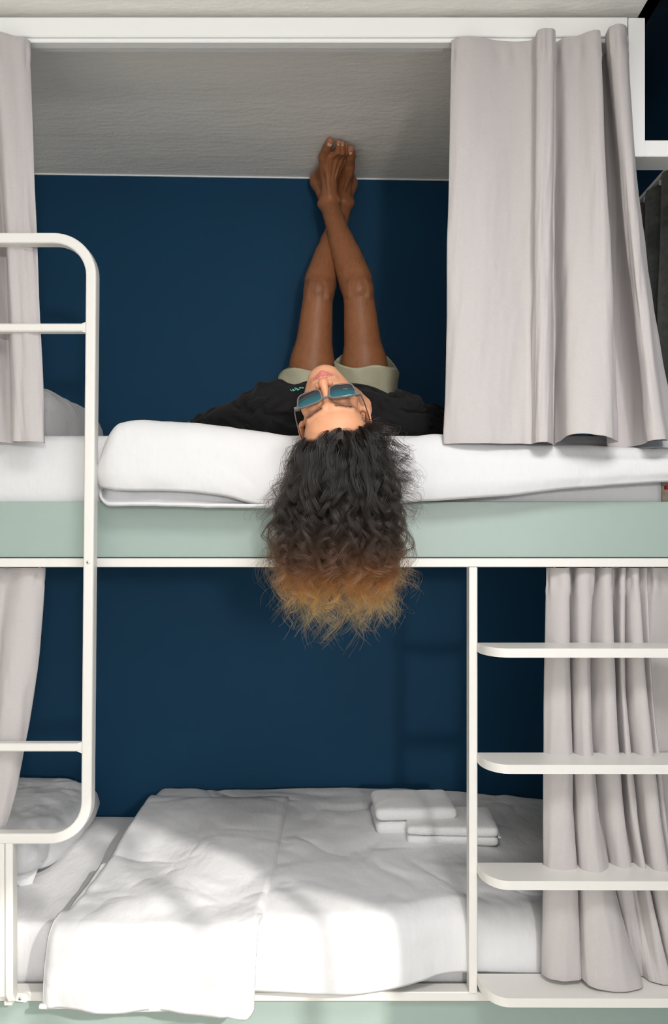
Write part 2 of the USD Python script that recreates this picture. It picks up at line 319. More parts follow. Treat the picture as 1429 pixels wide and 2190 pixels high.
# a point of the sheet keeps the side position of its column at the front
gx = np.array([[X_(px, yfront(px))] * 64 for px in pxs])
g = np.concatenate([gx[..., None], gp], -1)
vv = np.linspace(0, 1, 64)[None, :]
g = wrinkle(g, .010, (5, 4, 3.4), 11, .45, smooth1(vv, .25, .5) * (.35 + .65 * smooth1(pxs[:, None], 230, 330)))
# sag of the front face
g[..., 1] += -.008 * np.sin(np.clip((vv - .45) / .5, 0, 1) * math.pi) * (fbm(np.stack([gx * 4, gx * 0, gx * 0], -1), 3, 4) - .2)
obj('cover', solid_sheet(g, .010), M_linen, dv, smooth=True)
# inner layer: its hem shows below the outer one on the left
zi_x = PchipInterpolator([205, 215, 240, 300, 400, 470, 560, 620], [1046, 1066, 1079, 1080, 1081, 1083, 1084.5, 1078])
pin = np.concatenate([np.linspace(206, 262, 30), np.linspace(266, 620, 90)])
def ipath(px):
    yf = -.058 + .050 * np.exp(-(px - 206) / 16.); zt = Z_(zt_x(max(px, 222)), yf) - .03; zb = Z_(zi_x(px), yf)
    b = smooth1(px, 212, 250) * (1 - smooth1(px, 520, 600)) 
    return [(yf + .035, zt - .03), (yf + .036, (zt + zb) / 2), (yf + .034, zb + .035), (yf + .030, zb + .014), (yf + .018 - .004 * b, zb + .002), (yf + .006 - .008 * b, zb), (yf - .002 - .010 * b, zb + .004)]
gi = duvet_grid(pin, ipath, 40)
gi = np.concatenate([np.array([[X_(px, -.04)] * 40 for px in pin])[..., None], gi], -1)
gi = wrinkle(gi, .004, (9, 5, 12), 14, .4)
obj('lining', solid_sheet(gi, .006), M_linen, dv, smooth=True)
# filling that carries the fold from behind
fill = []
for px in np.linspace(226, 1470, 90):
    yf = yfront(px); zt = Z_(zt_x(px), yf + .03); zb = Z_(zb_x(px), yf)
    fill.append([(X_(px, yf), y, z) for y, z in ((.29, zt - .07), (.06, zt - .045), (yf + .045, zt - .05), (yf + .034, zb + .04), (.028, zb + .03), (.032, 1.64), (.29, 1.66))])
fill = np.array(fill)
obj('filling', frame_sweep(fill.mean(1), [(0, 0), (0, 1), (1, 1)]) if False else trimesh.Trimesh(np.vstack([fill.reshape(-1, 3)]), [t for i in range(len(fill) - 1) for j in range(7) for t in ([i * 7 + j, i * 7 + (j + 1) % 7, (i + 1) * 7 + (j + 1) % 7], [i * 7 + j, (i + 1) * 7 + (j + 1) % 7, (i + 1) * 7 + j])] + [[0, 1 + j, 2 + j] for j in range(5)] + [[7 * (len(fill) - 1), 7 * (len(fill) - 1) + 2 + j, 7 * (len(fill) - 1) + 1 + j] for j in range(5)], process=False), M_linen, dv, smooth=False)

# lower duvet
dl = thing('duvet', 'white duvet spread over the lower bunk, sunlit, its left side folded back', 'duvet')
NU, NV = 260, 150
def dl_top(x, y): return .484 + .030 * smooth1(y, .1, .8) + .012 * (fbm(np.stack([x * 2.5, y * 2.5, x * 0], -1), 3, 31) - .5) - .03 * smooth1(x, .30, .75)
zh_x = PchipInterpolator([-.72, -.60, -.2, .0, .15, .28, .34, .5, .96], [.330, .332, .326, .318, .320, .332, .334, .330, .334])
def lower_sheet(x_left, x_right, lift, zb_fn, yf0, y_back, nu, nv, seed, amp):
    us = np.linspace(0, 1, nu); out = np.zeros((nu, nv, 3))
    for i, u in enumerate(us):
        xm = x_left(0.5) + (x_right(.5) - x_left(.5)) * u
        zb = float(zb_fn(xm)); top = float(dl_top(np.array(xm), np.array(.05))) + lift
        yf = yf0 + (.070 * float(smooth1(xm, .02, .30)) if x_right(.5) > .5 else 0)
        p = [(y_back, float(dl_top(np.array(xm), np.array(y_back))) + lift)] + [(y, float(dl_top(np.array(xm), np.array(y))) + lift) for y in np.linspace(y_back, max(.06, yf + .065), 9)[1:]]
        p += [(yf + .045, top - .006), (yf + .014, top - min(.030, .2 * (top - zb))), (yf + .002, top - .42 * (top - zb)), (yf - .002, top - .66 * (top - zb)), (yf - .004, top - .86 * (top - zb)), (yf - .003, zb)]
        p = np.array(p); cs = np.r_[0, np.cumsum(np.linalg.norm(np.diff(p, axis=0), axis=1))]
        q = PchipInterpolator(cs, p)(np.linspace(0, 1, nv) * cs[-1])
        v = np.linspace(0, 1, nv)
        out[i, :, 0] = [x_left(t) + (x_right(t) - x_left(t)) * u for t in v]; out[i, :, 1:] = q
    return wrinkle(out, amp, (5.5, 5, 4), seed, .5)
g = lower_sheet(lambda v: -.655 - .012 * v, lambda v: .915, 0, lambda x: zh_x(x), -.042, .858, NU, NV, 41, .011)
edge = smooth1(np.linspace(0, 1, NU), .0, .03)[:, None]
g[..., 2] -= (1 - edge) * .03 * smooth1(np.linspace(1, 0, NV), .42, .5)[None, :]
obj('cover', solid_sheet(g, .012), M_linen, dl, smooth=True)
zf_x = PchipInterpolator([-.74, -.71, -.60, -.45, -.30, -.235, -.19, -.16], [.312, .313, .322, .318, .314, .302, .294, .33])
g = lower_sheet(lambda v: -.650 - .006 * v - .036 * smooth1(v, .68, 1) - .008 * math.sin(v * 11) * smooth1(v, .2, .8), lambda v: -.165 - .020 * smooth1(v, .5, 1) - .012 * v, .016, lambda x: zf_x(x), -.112, .80, 150, 170, 47, .010)
uu, v2 = np.linspace(0, 1, 150)[:, None], np.linspace(0, 1, 170)[None, :]
e2 = np.minimum(smooth1(uu, 0, .05), smooth1(1 - uu, 0, .035)); e2 = np.minimum(e2, .25 + .75 * smooth1(v2, 0, .08))
front = smooth1(v2, .72, .80)
g[..., 2] += (e2 - 1) * .024 * (1 - front); g[..., 1] += (1 - e2) * .020 * front
# long soft rolls in the folded part, running from the corner
g[..., 2] += .010 * np.sin(uu * 9 + v2 * 5) * (1 - front) * e2 * smooth1(v2, .1, .4)
g[..., 1] += -.012 * np.sin(uu * 15 + v2 * 3) * front * e2 * .7
obj('folded_flap', solid_sheet(g, .012), M_linen, dl, smooth=True)
# hem lining below the flap
us = np.linspace(0, 1, 70); gl_ = np.zeros((70, 10, 3))
for i, u in enumerate(us):
    x = -.688 + .44 * u; zb = float(zf_x(x)); d = .018 * math.sin(math.pi * min(1, u * 1.15 + .02)) ** .8
    for j, t in enumerate(np.linspace(0, 1, 10)):
        gl_[i, j] = (x, -.100 + .012 * t ** 2 - .008 * math.sin(math.pi * t), zb + .012 - (d + .010) * t)
obj('lining', solid_sheet(gl_, .005), M_linen, dl, smooth=True)

# pillows: puffy cushions with pinched corners
def pillow(cx, cy, z0, lx, ly, h, seed, tilt=0., roll=0.):
    n = 72; a = np.linspace(-1, 1, n); u, v = np.meshgrid(a, a, indexing='ij')
    pin = 1 - .10 * (1 - np.abs(u) ** 2) * np.abs(v) ** 6 - .0
    k = np.maximum(np.abs(u), np.abs(v)) / np.maximum((np.abs(u) ** 5 + np.abs(v) ** 5) ** .2, 1e-6); k = .25 + .75 * k
    x, y = u * k * lx / 2, v * k * ly / 2
    prof = np.clip((1 - u ** 4) * (1 - v ** 4), 0, 1) ** .42
    top = np.stack([x, y, h * .60 * prof], -1); bot = np.stack([x, y, -h * .40 * prof ** .8], -1)
    rad = (fbm(np.stack([u * 3 + 5, v * 3, u * 0 + seed], -1), 4, seed) - .5)
    top[..., 2] += .020 * rad * prof + .012 * prof * np.maximum(0, 1 - np.abs(fbm(np.stack([u * 4, v * 2.5, u * 0], -1), 3, seed + 3) - .5) * 6) * (np.abs(u) ** 2)
    f = grid_faces(n, n); N = n * n; idx = np.arange(N).reshape(n, n)
    m = trimesh.Trimesh(np.vstack([top.reshape(-1, 3), bot.reshape(-1, 3)]), np.vstack([f, f[:, ::-1] + N]), process=False); m.merge_vertices()
    if m.volume < 0: m.invert()
    m.apply_transform(trimesh.transformations.euler_matrix(roll, tilt, 0)); m.apply_translation([cx, cy, z0 + h * .40]); return m
pw = thing('pillow', 'white pillow on the upper bunk behind the ladder tube', 'pillow')
obj('pillowcase', pillow(-1.04, .55, 1.652, .50, .62, .205, 5, .06), M_linen, pw, smooth=True)
pl = thing('pillow', 'white pillow on the lower bunk behind the ladder tube', 'pillow')
obj('pillowcase', pillow(-1.075, .545, .438, .55, .58, .165, 9, .02), M_linen, pl, smooth=True)
# open end of the pillowcase hanging out at the front
us, vs = np.linspace(0, 1, 40), np.linspace(0, 1, 26); gf = np.zeros((40, 26, 3))
for i, u in enumerate(us):
    for j, v in enumerate(vs):
        x = -1.12 + .285 * u * (1 - .10 * v) ; y = .345 - .055 * v - .012 * math.sin(u * 9); z = .548 - .080 * v ** 1.3 - .055 * u ** 3 + .006 * math.sin(u * 13 + v * 3) 
        gf[i, j] = (x, y, z)
obj('pillowcase_flap', solid_sheet(gf, .004), M_linen, pl, smooth=True)

# folded towels
def towel(cx, cy, z0, lx, ly, h, seed, rot):
    parts = []
    for k in range(2):
        b = soft_box(-lx / 2, lx / 2, -ly / 2, ly / 2, k * h / 2 + .001, (k + 1) * h / 2 - .001, h / 4.2, .008, .0028, seed + k, (25, 25, 25))
        parts.append(b)
    m = trimesh.util.concatenate(parts); m.apply_transform(trimesh.transformations.rotation_matrix(rot, [0, 0, 1])); m.apply_translation([cx, cy, z0]); return m
def fringe(cx, cy, z0, lx, ly, h, rot):
    out = []
    for k in range(44):
        y = -ly / 2 + ly * (k + .5) / 44
        b = trimesh.creation.box([.008, ly / 62, .004]); b.apply_translation([lx / 2 + .001, y, h * .52]); out.append(b)
    m = trimesh.util.concatenate(out); m.apply_transform(trimesh.transformations.rotation_matrix(rot, [0, 0, 1])); m.apply_translation([cx, cy, z0]); return m
for a, lb in (((.340, .500, .495, .27, .20, .055, 61, -.06), 'folded white terry towel lying on the lower duvet, right of the pair'),
              ((.232, .570, .499, .25, .20, .082, 67, .05), 'taller folded white terry towel on the lower duvet, left of the pair')):
    t = thing('towel', lb, 'towel', 'folded towels on the lower bunk')
    obj('folded_cloth', towel(*a), M_towel, t, smooth=True)
    obj('fringe', fringe(a[0], a[1], a[2], a[3], a[4], a[5], a[7]), M_towel, t)

# ------------------------------------------------------------------ curtains: three plan curves (top, middle, bottom) of a hanging cloth
def curtain(cols, zt, zb_fn, nv=70, per=9, seed=0, thick=.0026, gather=.0022):
    """cols: list of (x_top, y_top, x_mid, y_mid, x_bot, y_bot)"""
    c = np.array(cols, float); n = len(c); t = np.arange(n); tt = np.linspace(0, n - 1, (n - 1) * per + 1)
    ip = [PchipInterpolator(t, c[:, k])(tt) if k % 2 == 0 else CubicSpline(t, c[:, k])(tt) * .5 + PchipInterpolator(t, c[:, k])(tt) * .5 for k in range(6)]
    v = np.linspace(0, 1, nv)[None, :]
    l0, l1, l2 = (v - .5) * (v - 1) * 2, v * (1 - v) * 4, v * (v - .5) * 2
    x = ip[0][:, None] * l0 + ip[2][:, None] * l1 + ip[4][:, None] * l2
    y = ip[1][:, None] * l0 + ip[3][:, None] * l1 + ip[5][:, None] * l2
    zb = zb_fn(tt / (n - 1))[:, None]
    z = zt + (zb - zt) * v
    g = np.stack([x, y, np.broadcast_to(z, x.shape)], -1)
    nn = grid_normals(g)
    d = (fbm(np.stack([tt[:, None] * .9 + v * 2, v * 4 + 0 * x, 0 * x], -1), 3, seed) - .5) * .012 * smooth1(v, .05, .5)
    h = (1 - smooth1(v, .035, .085)); d = d + gather * h * np.sin(tt[:, None] * 4.1 + 2 * np.sin(tt[:, None] * 1.3)) * smooth1(v, 0, .03)
    tape = np.exp(-((v - .060) / .006) ** 2) * .0016 + np.exp(-((v - .968) / .004) ** 2) * .0012
    return solid_sheet(g + nn * (d - tape)[..., None], thick)
def cpx(rows, ytop=None):
    """(px_top, y_top, px_mid, y_mid, px_bot, y_bot) -> metres"""
    return [(X_(a, b), b, X_(c, d), d, X_(e, f), f) for a, b, c, d, e, f in rows]
cols = cpx([(966, -.004, 958, -.022, 950, -.060), (985, -.016, 976, -.036, 972, -.074), (1003, -.020, 1000, -.040, 1000, -.080), (1035, -.012, 1030, -.038, 1030, -.082), (1072, -.002, 1065, -.030, 1062, -.078),
            (1105, .001, 1098, -.020, 1092, -.070), (1135, -.004, 1128, -.012, 1122, -.062), (1146, -.020, 1141, -.022, 1140, -.070), (1150, -.040, 1145, -.046, 1146, -.092), (1163, -.050, 1157, -.058, 1156, -.104), (1178, -.050, 1170, -.058, 1166, -.104),
            (1187, -.040, 1179, -.044, 1178, -.088), (1185, -.004, 1181, .020, 1184, -.040), (1189, .004, 1189, .022, 1190, -.052), (1208, -.014, 1212, -.030, 1208, -.112), (1232, -.020, 1245, -.046, 1250, -.140), (1256, -.036, 1272, -.060, 1290, -.142),
            (1274, -.044, 1292, -.066, 1313, -.128), (1283, -.040, 1303, -.056, 1322, -.104), (1279, -.020, 1296, -.024, 1304, -.070), (1278, .040, 1293, .070, 1304, .0), (1287, .060, 1312, .085, 1332, .010), (1296, .044, 1332, .060, 1360, -.016), (1297, -.030, 1342, -.022, 1382, -.064),
            (1303, -.052, 1340, -.052, 1386, -.092), (1320, -.066, 1350, -.072, 1402, -.112), (1336, -.062, 1364, -.072, 1420, -.112), (1341, -.040, 1374, -.050, 1436, -.086), (1336, -.014, 1378, -.020, 1452, -.060)])
zb_r = lambda u: 1.620 + .016 * np.exp(-((u - .53) / .06) ** 2) + .006 * smooth1(u, .75, 1)
c1 = thing('bed_curtain', 'lilac grey curtain gathered at the right of the upper bunk', 'curtain', None)
obj('cloth', curtain(cols, 2.6045, zb_r, seed=3), M_curtain, c1, smooth=True)
def hooks(c, xs, y, z):
    for x in xs:
        obj('hook', box(x - .003, x + .003, y - .002, y + .003, z - .03, z + .012, .001), M_beam, c)
hooks(c1, [X_(p) for p in (990, 1090, 1190, 1275)], .012, 2.602)
cols = cpx([(64, .0, 79, -.016, 98, -.050), (52, -.014, 66, -.020, 88, -.062), (30, -.022, 50, -.026, 68, -.062), (8, -.034, 34, -.030, 50, -.056), (-12, -.040, 20, -.030, 34, -.052), (-22, -.020, 16, .020, 30, -.020), (-26, .010, 12, .060, 22, .000), (-40, .010, -6, .045, -4, -.020), (-80, -.02, -40, -.016, -40, -.066), (-120, -.03, -90, -.02, -90, -.066), (-170, .0, -150, .0, -150, -.05), (-230, -.03, -210, -.02, -210, -.066), (-300, .0, -280, .0, -280, -.05)])
c2 = thing('bed_curtain', 'lilac grey curtain at the left of the upper bunk behind the guard tube', 'curtain')
obj('cloth', curtain(cols, 2.6045, lambda u: 1.624 + .012 * u, seed=8), M_curtain, c2, smooth=True)
hooks(c2, [X_(p) for p in (30, -60, -170)], .012, 2.602)
# lower curtains hang behind the rail
RC = .055
def cpx2(rows): return [(X_(a, RC), RC + 1.5 * b, X_(c, RC), RC + d + 1.2 * (d + .042), X_(e, RC), RC + .78 * f + .7 * (f + .11)) for a, b, c, d, e, f in rows]
cols = cpx2([(1169, .0, 1152, -.045, 1146, -.10), (1180, -.012, 1170, -.055, 1165, -.118), (1196, -.020, 1190, -.058, 1190, -.122), (1210, -.018, 1209, -.050, 1216, -.118), (1213, -.002, 1214, -.03, 1221, -.10), (1216, .010, 1216, -.02, 1221, -.11), (1224, .006, 1216, -.046, 1226, -.13),
             (1232, -.014, 1226, -.060, 1250, -.138), (1250, -.020, 1240, -.062, 1285, -.14), (1266, -.014, 1256, -.048, 1320, -.135), (1269, .008, 1258, -.026, 1344, -.12), (1280, -.008, 1268, -.040, 1346, -.10), (1292, -.018, 1287, -.056, 1346, -.095), (1303, -.014, 1308, -.052, 1355, -.10), (1305, .006, 1312, -.028, 1362, -.11),
             (1318, .008, 1318, -.026, 1375, -.115), (1325, -.014, 1322, -.052, 1390, -.12), (1333, -.012, 1334, -.050, 1400, -.12), (1336, .006, 1338, -.03, 1404, -.11), (1343, -.014, 1346, -.056, 1412, -.12), (1358, -.018, 1372, -.060, 1425, -.12), (1362, .004, 1378, -.034, 1432, -.10), (1376, -.014, 1390, -.050, 1445, -.11), (1384, .006, 1402, -.03, 1455, -.10), (1396, -.008, 1416, -.02, 1470, -.10), (1430, -.002, 1450, -.015, 1490, -.10), (1470, .008, 1490, -.01, 1500, -.10)])
c3 = thing('bed_curtain', 'lilac grey curtain gathered behind the white steps of the lower bunk', 'curtain')
obj('cloth', curtain(cols, 1.325, lambda u: .352 - .010 * smooth1(u, .2, .3) , seed=12, gather=.0028), M_curtain, c3, smooth=True)
hooks(c3, [X_(p, RC) for p in (1190, 1290, 1400)], RC + .012, 1.326)
cols = cpx2([(97, .0, 84, -.04, 36, -.09), (82, -.010, 66, -.05, 22, -.10), (60, -.012, 40, -.052, 8, -.10), (36, -.004, 16, -.046, -10, -.09), (10, .004, -6, -.036, -26, -.08), (-10, -.01, -26, -.05, -46, -.10), (-40, .006, -56, -.04, -70, -.08), (-80, -.01, -90, -.05, -100, -.10), (-130, .006, -130, -.03, -130, -.08), (-180, -.01, -180, -.04, -170, -.10)])
c4 = thing('bed_curtain', 'lilac grey curtain at the left of the lower bunk behind the ladder', 'curtain')
obj('cloth', curtain(cols, 1.325, lambda u: .70 - .0 * u, seed=15, gather=.0028), M_curtain, c4, smooth=True)
hooks(c4, [X_(p, RC) for p in (80, -40, -120)], RC + .012, 1.326)
obj('curtain_rail', box(XL, XE, RC + .004, RC + .026, 1.329, 1.342), M_beam, bed)
# charcoal curtain in the corner on the right wall, and the tied one at the side window
dk = thing('blackout_curtain', 'charcoal blackout curtain hanging along the right wall beside the bunk end', 'curtain')
rows = []
for k in range(15):
    y = .885 - k * .058; a = .014 if k % 2 else -.014
    rows.append((.925 + a, y, .925 + a * 1.4, y + .01, .925 + a * 1.6, y))
obj('cloth', curtain(rows, 2.425, lambda u: 1.665 + 0 * u, nv=40, per=6, seed=19, thick=.003), M_dark, dk, smooth=True)
obj('curtain_rail', box(.916, .930, .05, .895, 2.428, 2.438), M_beam, dk)
for k in range(15):
    y = .875 - k * .058; obj('rail_hook', box(.920, .926, y - .002, y + .002, 2.412, 2.43), M_beam, dk)
tc = thing('blackout_curtain', 'charcoal blackout curtain tied aside at the side window', 'curtain')
tri = np.zeros((40, 30, 3))
for i, u in enumerate(np.linspace(0, 1, 40)):
    for j, v in enumerate(np.linspace(0, 1, 30)):
        z = 2.55 - 1.70 * v
        edge = np.interp(z, [.8, 1.35, 1.53, 1.79, 2.14, 2.6], [-1.215, -1.205, -1.37, -1.55, -1.80, -2.12])
        y = edge + (-.98 - edge) * u
        tri[i, j] = (.935 + .012 * math.sin(u * 40), y, z)
obj('cloth', solid_sheet(tri, .004), M_dark, tc, smooth=True)
obj('curtain_rail', box(.92, .95, -3.1, -.95, 2.552, 2.572), M_beam, tc)
# ------------------------------------------------------------------ signed-distance modelling for the person
def smin(a, b, k):
    h = np.clip(.5 + .5 * (b - a) / k, 0, 1); return b + (a - b) * h - k * h * (1 - h)
def smax(a, b, k): return -smin(-a, -b, k)
def cone(p, a, b, ra, rb):
    a, b = np.asarray(a, float), np.asarray(b, float); ab = b - a
    t = np.clip(((p - a) @ ab) / (ab @ ab), 0, 1)
    return np.linalg.norm(p - a - t[:, None] * ab, axis=1) - (ra + (rb - ra) * t)
def ell(p, c, r, R=None):
    q = p - np.asarray(c, float)
    if R is not None: q = q @ np.asarray(R).T
    r = np.asarray(r, float); k0 = np.linalg.norm(q / r, axis=1); k1 = np.linalg.norm(q / (r * r), axis=1)
    return k0 * (k0 - 1) / np.maximum(k1, 1e-9)
def ball(p, c, r): return np.linalg.norm(p - np.asarray(c, float), axis=1) - r
def nets(f, lo, hi, h):
    """surface nets of f < 0 in the box; f takes (n, 3) points. Only the points near the surface are evaluated finely."""
    lo, hi = np.asarray(lo, float), np.asarray(hi, float); C = 4
    nc = np.ceil((hi - lo) / (h * C)).astype(int) + 1
    ax = [lo[i] + np.arange(nc[i]) * h * C for i in range(3)]
    G = np.stack(np.meshgrid(*ax, indexing='ij'), -1); cv = f(G.reshape(-1, 3)).reshape(nc)
    n = (nc - 1) * C + 1
    from scipy.ndimage import map_coordinates
    idx = np.meshgrid(*[np.arange(k) / C for k in n], indexing='ij')
    v = map_coordinates(cv, np.stack([i.ravel() for i in idx]), order=1).reshape(n)
    near = np.abs(v) < h * C * 1.3
    ii = np.argwhere(near); v[near] = f(lo + ii * h)
    s = v < 0
    # cells that the surface crosses
    corners = [(a, b, c) for a in (0, 1) for b in (0, 1) for c in (0, 1)]
    sl = lambda a, k: slice(a, k - 1 + a)
    cnt = sum(s[sl(a, n[0]), sl(b, n[1]), sl(c, n[2])].astype(np.int8) for a, b, c in corners)
    act = (cnt > 0) & (cnt < 8); cells = np.argwhere(act)
    val = np.stack([v[cells[:, 0] + a, cells[:, 1] + b, cells[:, 2] + c] for a, b, c in corners], 1)
    acc, num = np.zeros((len(cells), 3)), np.zeros(len(cells)); cc = np.array(corners, float)
    for i in range(8):
        for j in range(i + 1, 8):
            if np.abs(cc[i] - cc[j]).sum() == 1:
                m = (val[:, i] < 0) != (val[:, j] < 0); t = np.where(m, val[:, i] / np.where(m, val[:, i] - val[:, j], 1), 0)
                acc += np.where(m[:, None], cc[i] + t[:, None] * (cc[j] - cc[i]), 0); num += m
    V = lo + (cells + acc / num[:, None]) * h
    vid = np.full(act.shape, -1, np.int64); vid[tuple(cells.T)] = np.arange(len(cells))
    F = []
    for a in range(3):
        b, c = (a + 1) % 3, (a + 2) % 3
        s0 = [slice(None)] * 3; s1 = [slice(None)] * 3
        s0[a] = slice(0, n[a] - 1); s1[a] = slice(1, n[a])
        for k in (b, c): s0[k] = slice(1, n[k] - 1); s1[k] = slice(1, n[k] - 1)
        A, B = s[tuple(s0)], s[tuple(s1)]
        e = np.argwhere(A != B); up = A[tuple(e.T)]
        e = e.copy(); e[:, b] += 1; e[:, c] += 1
        def at(db, dc):
            q = e.copy(); q[:, b] -= db; q[:, c] -= dc; return vid[tuple(q.T)]
        q0, q1, q2, q3 = at(1, 1), at(0, 1), at(0, 0), at(1, 0)
        t = np.vstack([np.stack([q0, q1, q2], 1), np.stack([q0, q2, q3], 1)]); u2 = np.r_[up, up]
        F.append(np.where(u2[:, None], t, t[:, ::-1]))
    F = np.vstack(F); F = F[(F >= 0).all(1)]
    m = trimesh.Trimesh(V, F, process=False); return m
def relax(m, n=4):
    from scipy.sparse import coo_matrix
    m.remove_unreferenced_vertices(); v = np.array(m.vertices); e = m.edges_unique; N = len(v)
    A = coo_matrix((np.ones(len(e) * 2), (np.r_[e[:, 0], e[:, 1]], np.r_[e[:, 1], e[:, 0]])), shape=(N, N)).tocsr()
    w = 1 / np.maximum(np.asarray(A.sum(1)).ravel(), 1)[:, None]
    for i in range(2 * n): v = v + (.5, -.52)[i % 2] * (w * (A @ v) - v)
    return trimesh.Trimesh(v, m.faces, process=False)

# ---- head frame: x to the picture's right, y out of the face, z to the crown; tipped back over the bed's edge
tl, ro = math.radians(55), math.radians(9.5)
Ry = np.array([[math.cos(ro), 0, -math.sin(ro)], [0, 1, 0], [math.sin(ro), 0, math.cos(ro)]])
EX, EN, EC = Ry @ [1, 0, 0], Ry @ [0, -math.sin(tl), math.cos(tl)], Ry @ [0, -math.cos(tl), -math.sin(tl)]
ya = math.radians(6)                                # the face is turned slightly to the picture's left
EX, EN = EX * math.cos(ya) + EN * math.sin(ya), EN * math.cos(ya) - EX * math.sin(ya)
HR = np.stack([EX, EN, EC])                        # world -> local rows
HO = P(701, 861, -.192) - .082 * EN
def to_world(q): return np.asarray(q, float) @ HR + HO
def to_head(p): return (p - HO) @ HR.T
# joints (metres)
SH = {-1: np.array([-.175, .165, 1.735]), 1: np.array([.165, .165, 1.708])}
ELB = {-1: np.array([-.41, .36, 1.695]), 1: np.array([.40, .33, 1.680])}
WR = {-1: np.array([-.56, .52, 1.695]), 1: np.array([.60, .46, 1.695])}
HIP = {-1: np.array([-.105, .745, 1.795]), 1: np.array([.100, .740, 1.795])}
KN = {-1: P(681, 628, .655), 1: P(767, 625, .605)}
AN = {-1: P(733, 440, .850), 1: P(704, 437, .768)}
NECK0, NECK1 = to_world([0, -.030, -.055]), np.array([0.0, .115, 1.735])

def head_sdf(p):
    q = to_head(p); x = q.copy(); x[:, 0] = np.abs(x[:, 0])   # symmetric
    d = ell(q, (0, -.020, .042), (.075, .094, .082))
    d = smin(d, ell(q, (0, .026, .036), (.064, .058, .060)), .02)
    d = smin(d, ell(q, (0, .034, -.030), (.058, .052, .066)), .025)
    d = smin(d, ell(q, (0, .030, -.078), (.046, .048, .036)), .025)
    d = smin(d, cone(x, (.054, -.004, -.045), (.020, .064, -.104), .015, .014), .022)
    d = smin(d, ell(x, (.0, .072, -.106), (.021, .017, .016)), .016)
    d = smin(d, ell(x, (.043, .052, -.030), (.020, .018, .016)), .02)
    d = smin(d, cone(x, (.010, .083, .017), (.046, .064, .018), .007, .008), .012)
    d = smax(d, -ell(x, (.031, .098, -.004), (.019, .020, .013)), .014)
    d = smin(d, ball(x, (.031, .071, -.004), .0135), .004)
    d = smin(d, cone(x, (.016, .082, -.004), (.046, .073, -.004), .0022, .002), .004)
    d = smin(d, cone(q, (0, .081, .010), (0, .103, -.036), .0075, .0085), .010)
    d = smin(d, ell(q, (0, .1035, -.041), (.0110, .0105, .0095)), .006)
    d = smin(d, ell(x, (.0135, .094, -.044), (.0072, .0088, .0068)), .005)
    d = smax(d, -ell(x, (.0062, .099, -.0515), (.0036, .0060, .0042)), .003)
    # mouth: muzzle, lips, crease
    d = smin(d, ell(q, (0, .071, -.074), (.028, .018, .020)), .012)
    d = smin(d, cone(x, (.0045, .0905, -.0705), (.0235, .0790, -.0755), .0056, .0032), .003)
    d = smin(d, cone(x, (.0, .0895, -.0850), (.021, .0785, -.0785), .0068, .0032), .003)
    d = smax(d, -cone(x, (.0, .0985, -.0775), (.025, .0830, -.0775), .0016, .0010), .002)
    d = smax(d, -ball(q, (0, .0985, -.064), .0035), .004)
    # ears
    ca, sa = math.cos(.35), math.sin(.35)
    R = np.array([[ca, -sa, 0], [sa, ca, 0], [0, 0, 1]])
    e = ell(x, (.078, -.014, -.010), (.0075, .019, .031), R)
    e = smax(e, -ell(x, (.086, -.008, -.006), (.007, .010, .019), R), .004)
    e = smin(e, ball(x, (.0735, -.002, -.036), .0075), .006)
    d = smin(d, e, .006)
    return smin(d, neck(p), .02)
def neck(p): return smin(cone(p, NECK0, NECK1, .054, .056), cone(p, to_world([0, .02, -.085]), NECK1 + [0, 0, .02], .020, .045), .03)
def torso_sdf(p):
    d = ell(p, (0, .33, 1.74), (.165, .20, .085))
    d = smin(d, ell(p, (0, .55, 1.735), (.145, .20, .075)), .06)
    d = smin(d, ell(p, (0, .725, 1.765), (.155, .125, .095)), .06)
    d = smin(d, cone(p, SH[-1] * [.8, 1, 1], SH[1] * [.8, 1, 1], .062, .062), .04)
    d = smin(d, neck(p), .035)
    for s in (-1, 1):
        d = smin(d, cone(p, SH[s], ELB[s], .054, .042), .03)
        d = smin(d, cone(p, ELB[s], WR[s], .041, .027), .012)
        d = smin(d, cone(p, HIP[s], HIP[s] + (KN[s] - HIP[s]) * .4, .085, .073), .03)
    return d
def tee_shape(p):
    d = ell(p, (-.012, .345, 1.738), (.184, .20, .099))
    d = smin(d, ell(p, (-.075, .31, 1.775), (.085, .10, .060)), .04); d = smin(d, ell(p, (.070, .31, 1.752), (.085, .10, .060)), .04)
    d = smin(d, ell(p, (0, .55, 1.735), (.172, .16, .092)), .06)
    d = smin(d, cone(p, SH[-1] * [.75, 1, 1], SH[1] * [.75, 1, 1], .072, .070), .04)
    for s in (-1, 1):
        d = smin(d, cone(p, SH[s], SH[s] + (ELB[s] - SH[s]) * .98, .066, .058 if s < 0 else .056), .035)
        d = smin(d, ball(p, SH[s] + [s * .010, .02, .012], .066), .03)
    return d
def torso_in_shirt(p):
    d = torso_sdf(p); e = np.minimum(np.abs(p[:, 0]) / .30, 1)
    inside = np.maximum(d, tee_shape(p) + .017)
    return np.where((p[:, 1] > .13) & (p[:, 1] < .60) & (np.abs(p[:, 0]) < .33) | (np.abs(p[:, 0]) > .085) & (np.abs(p[:, 0]) < .33) & (p[:, 1] < .2), inside, d)
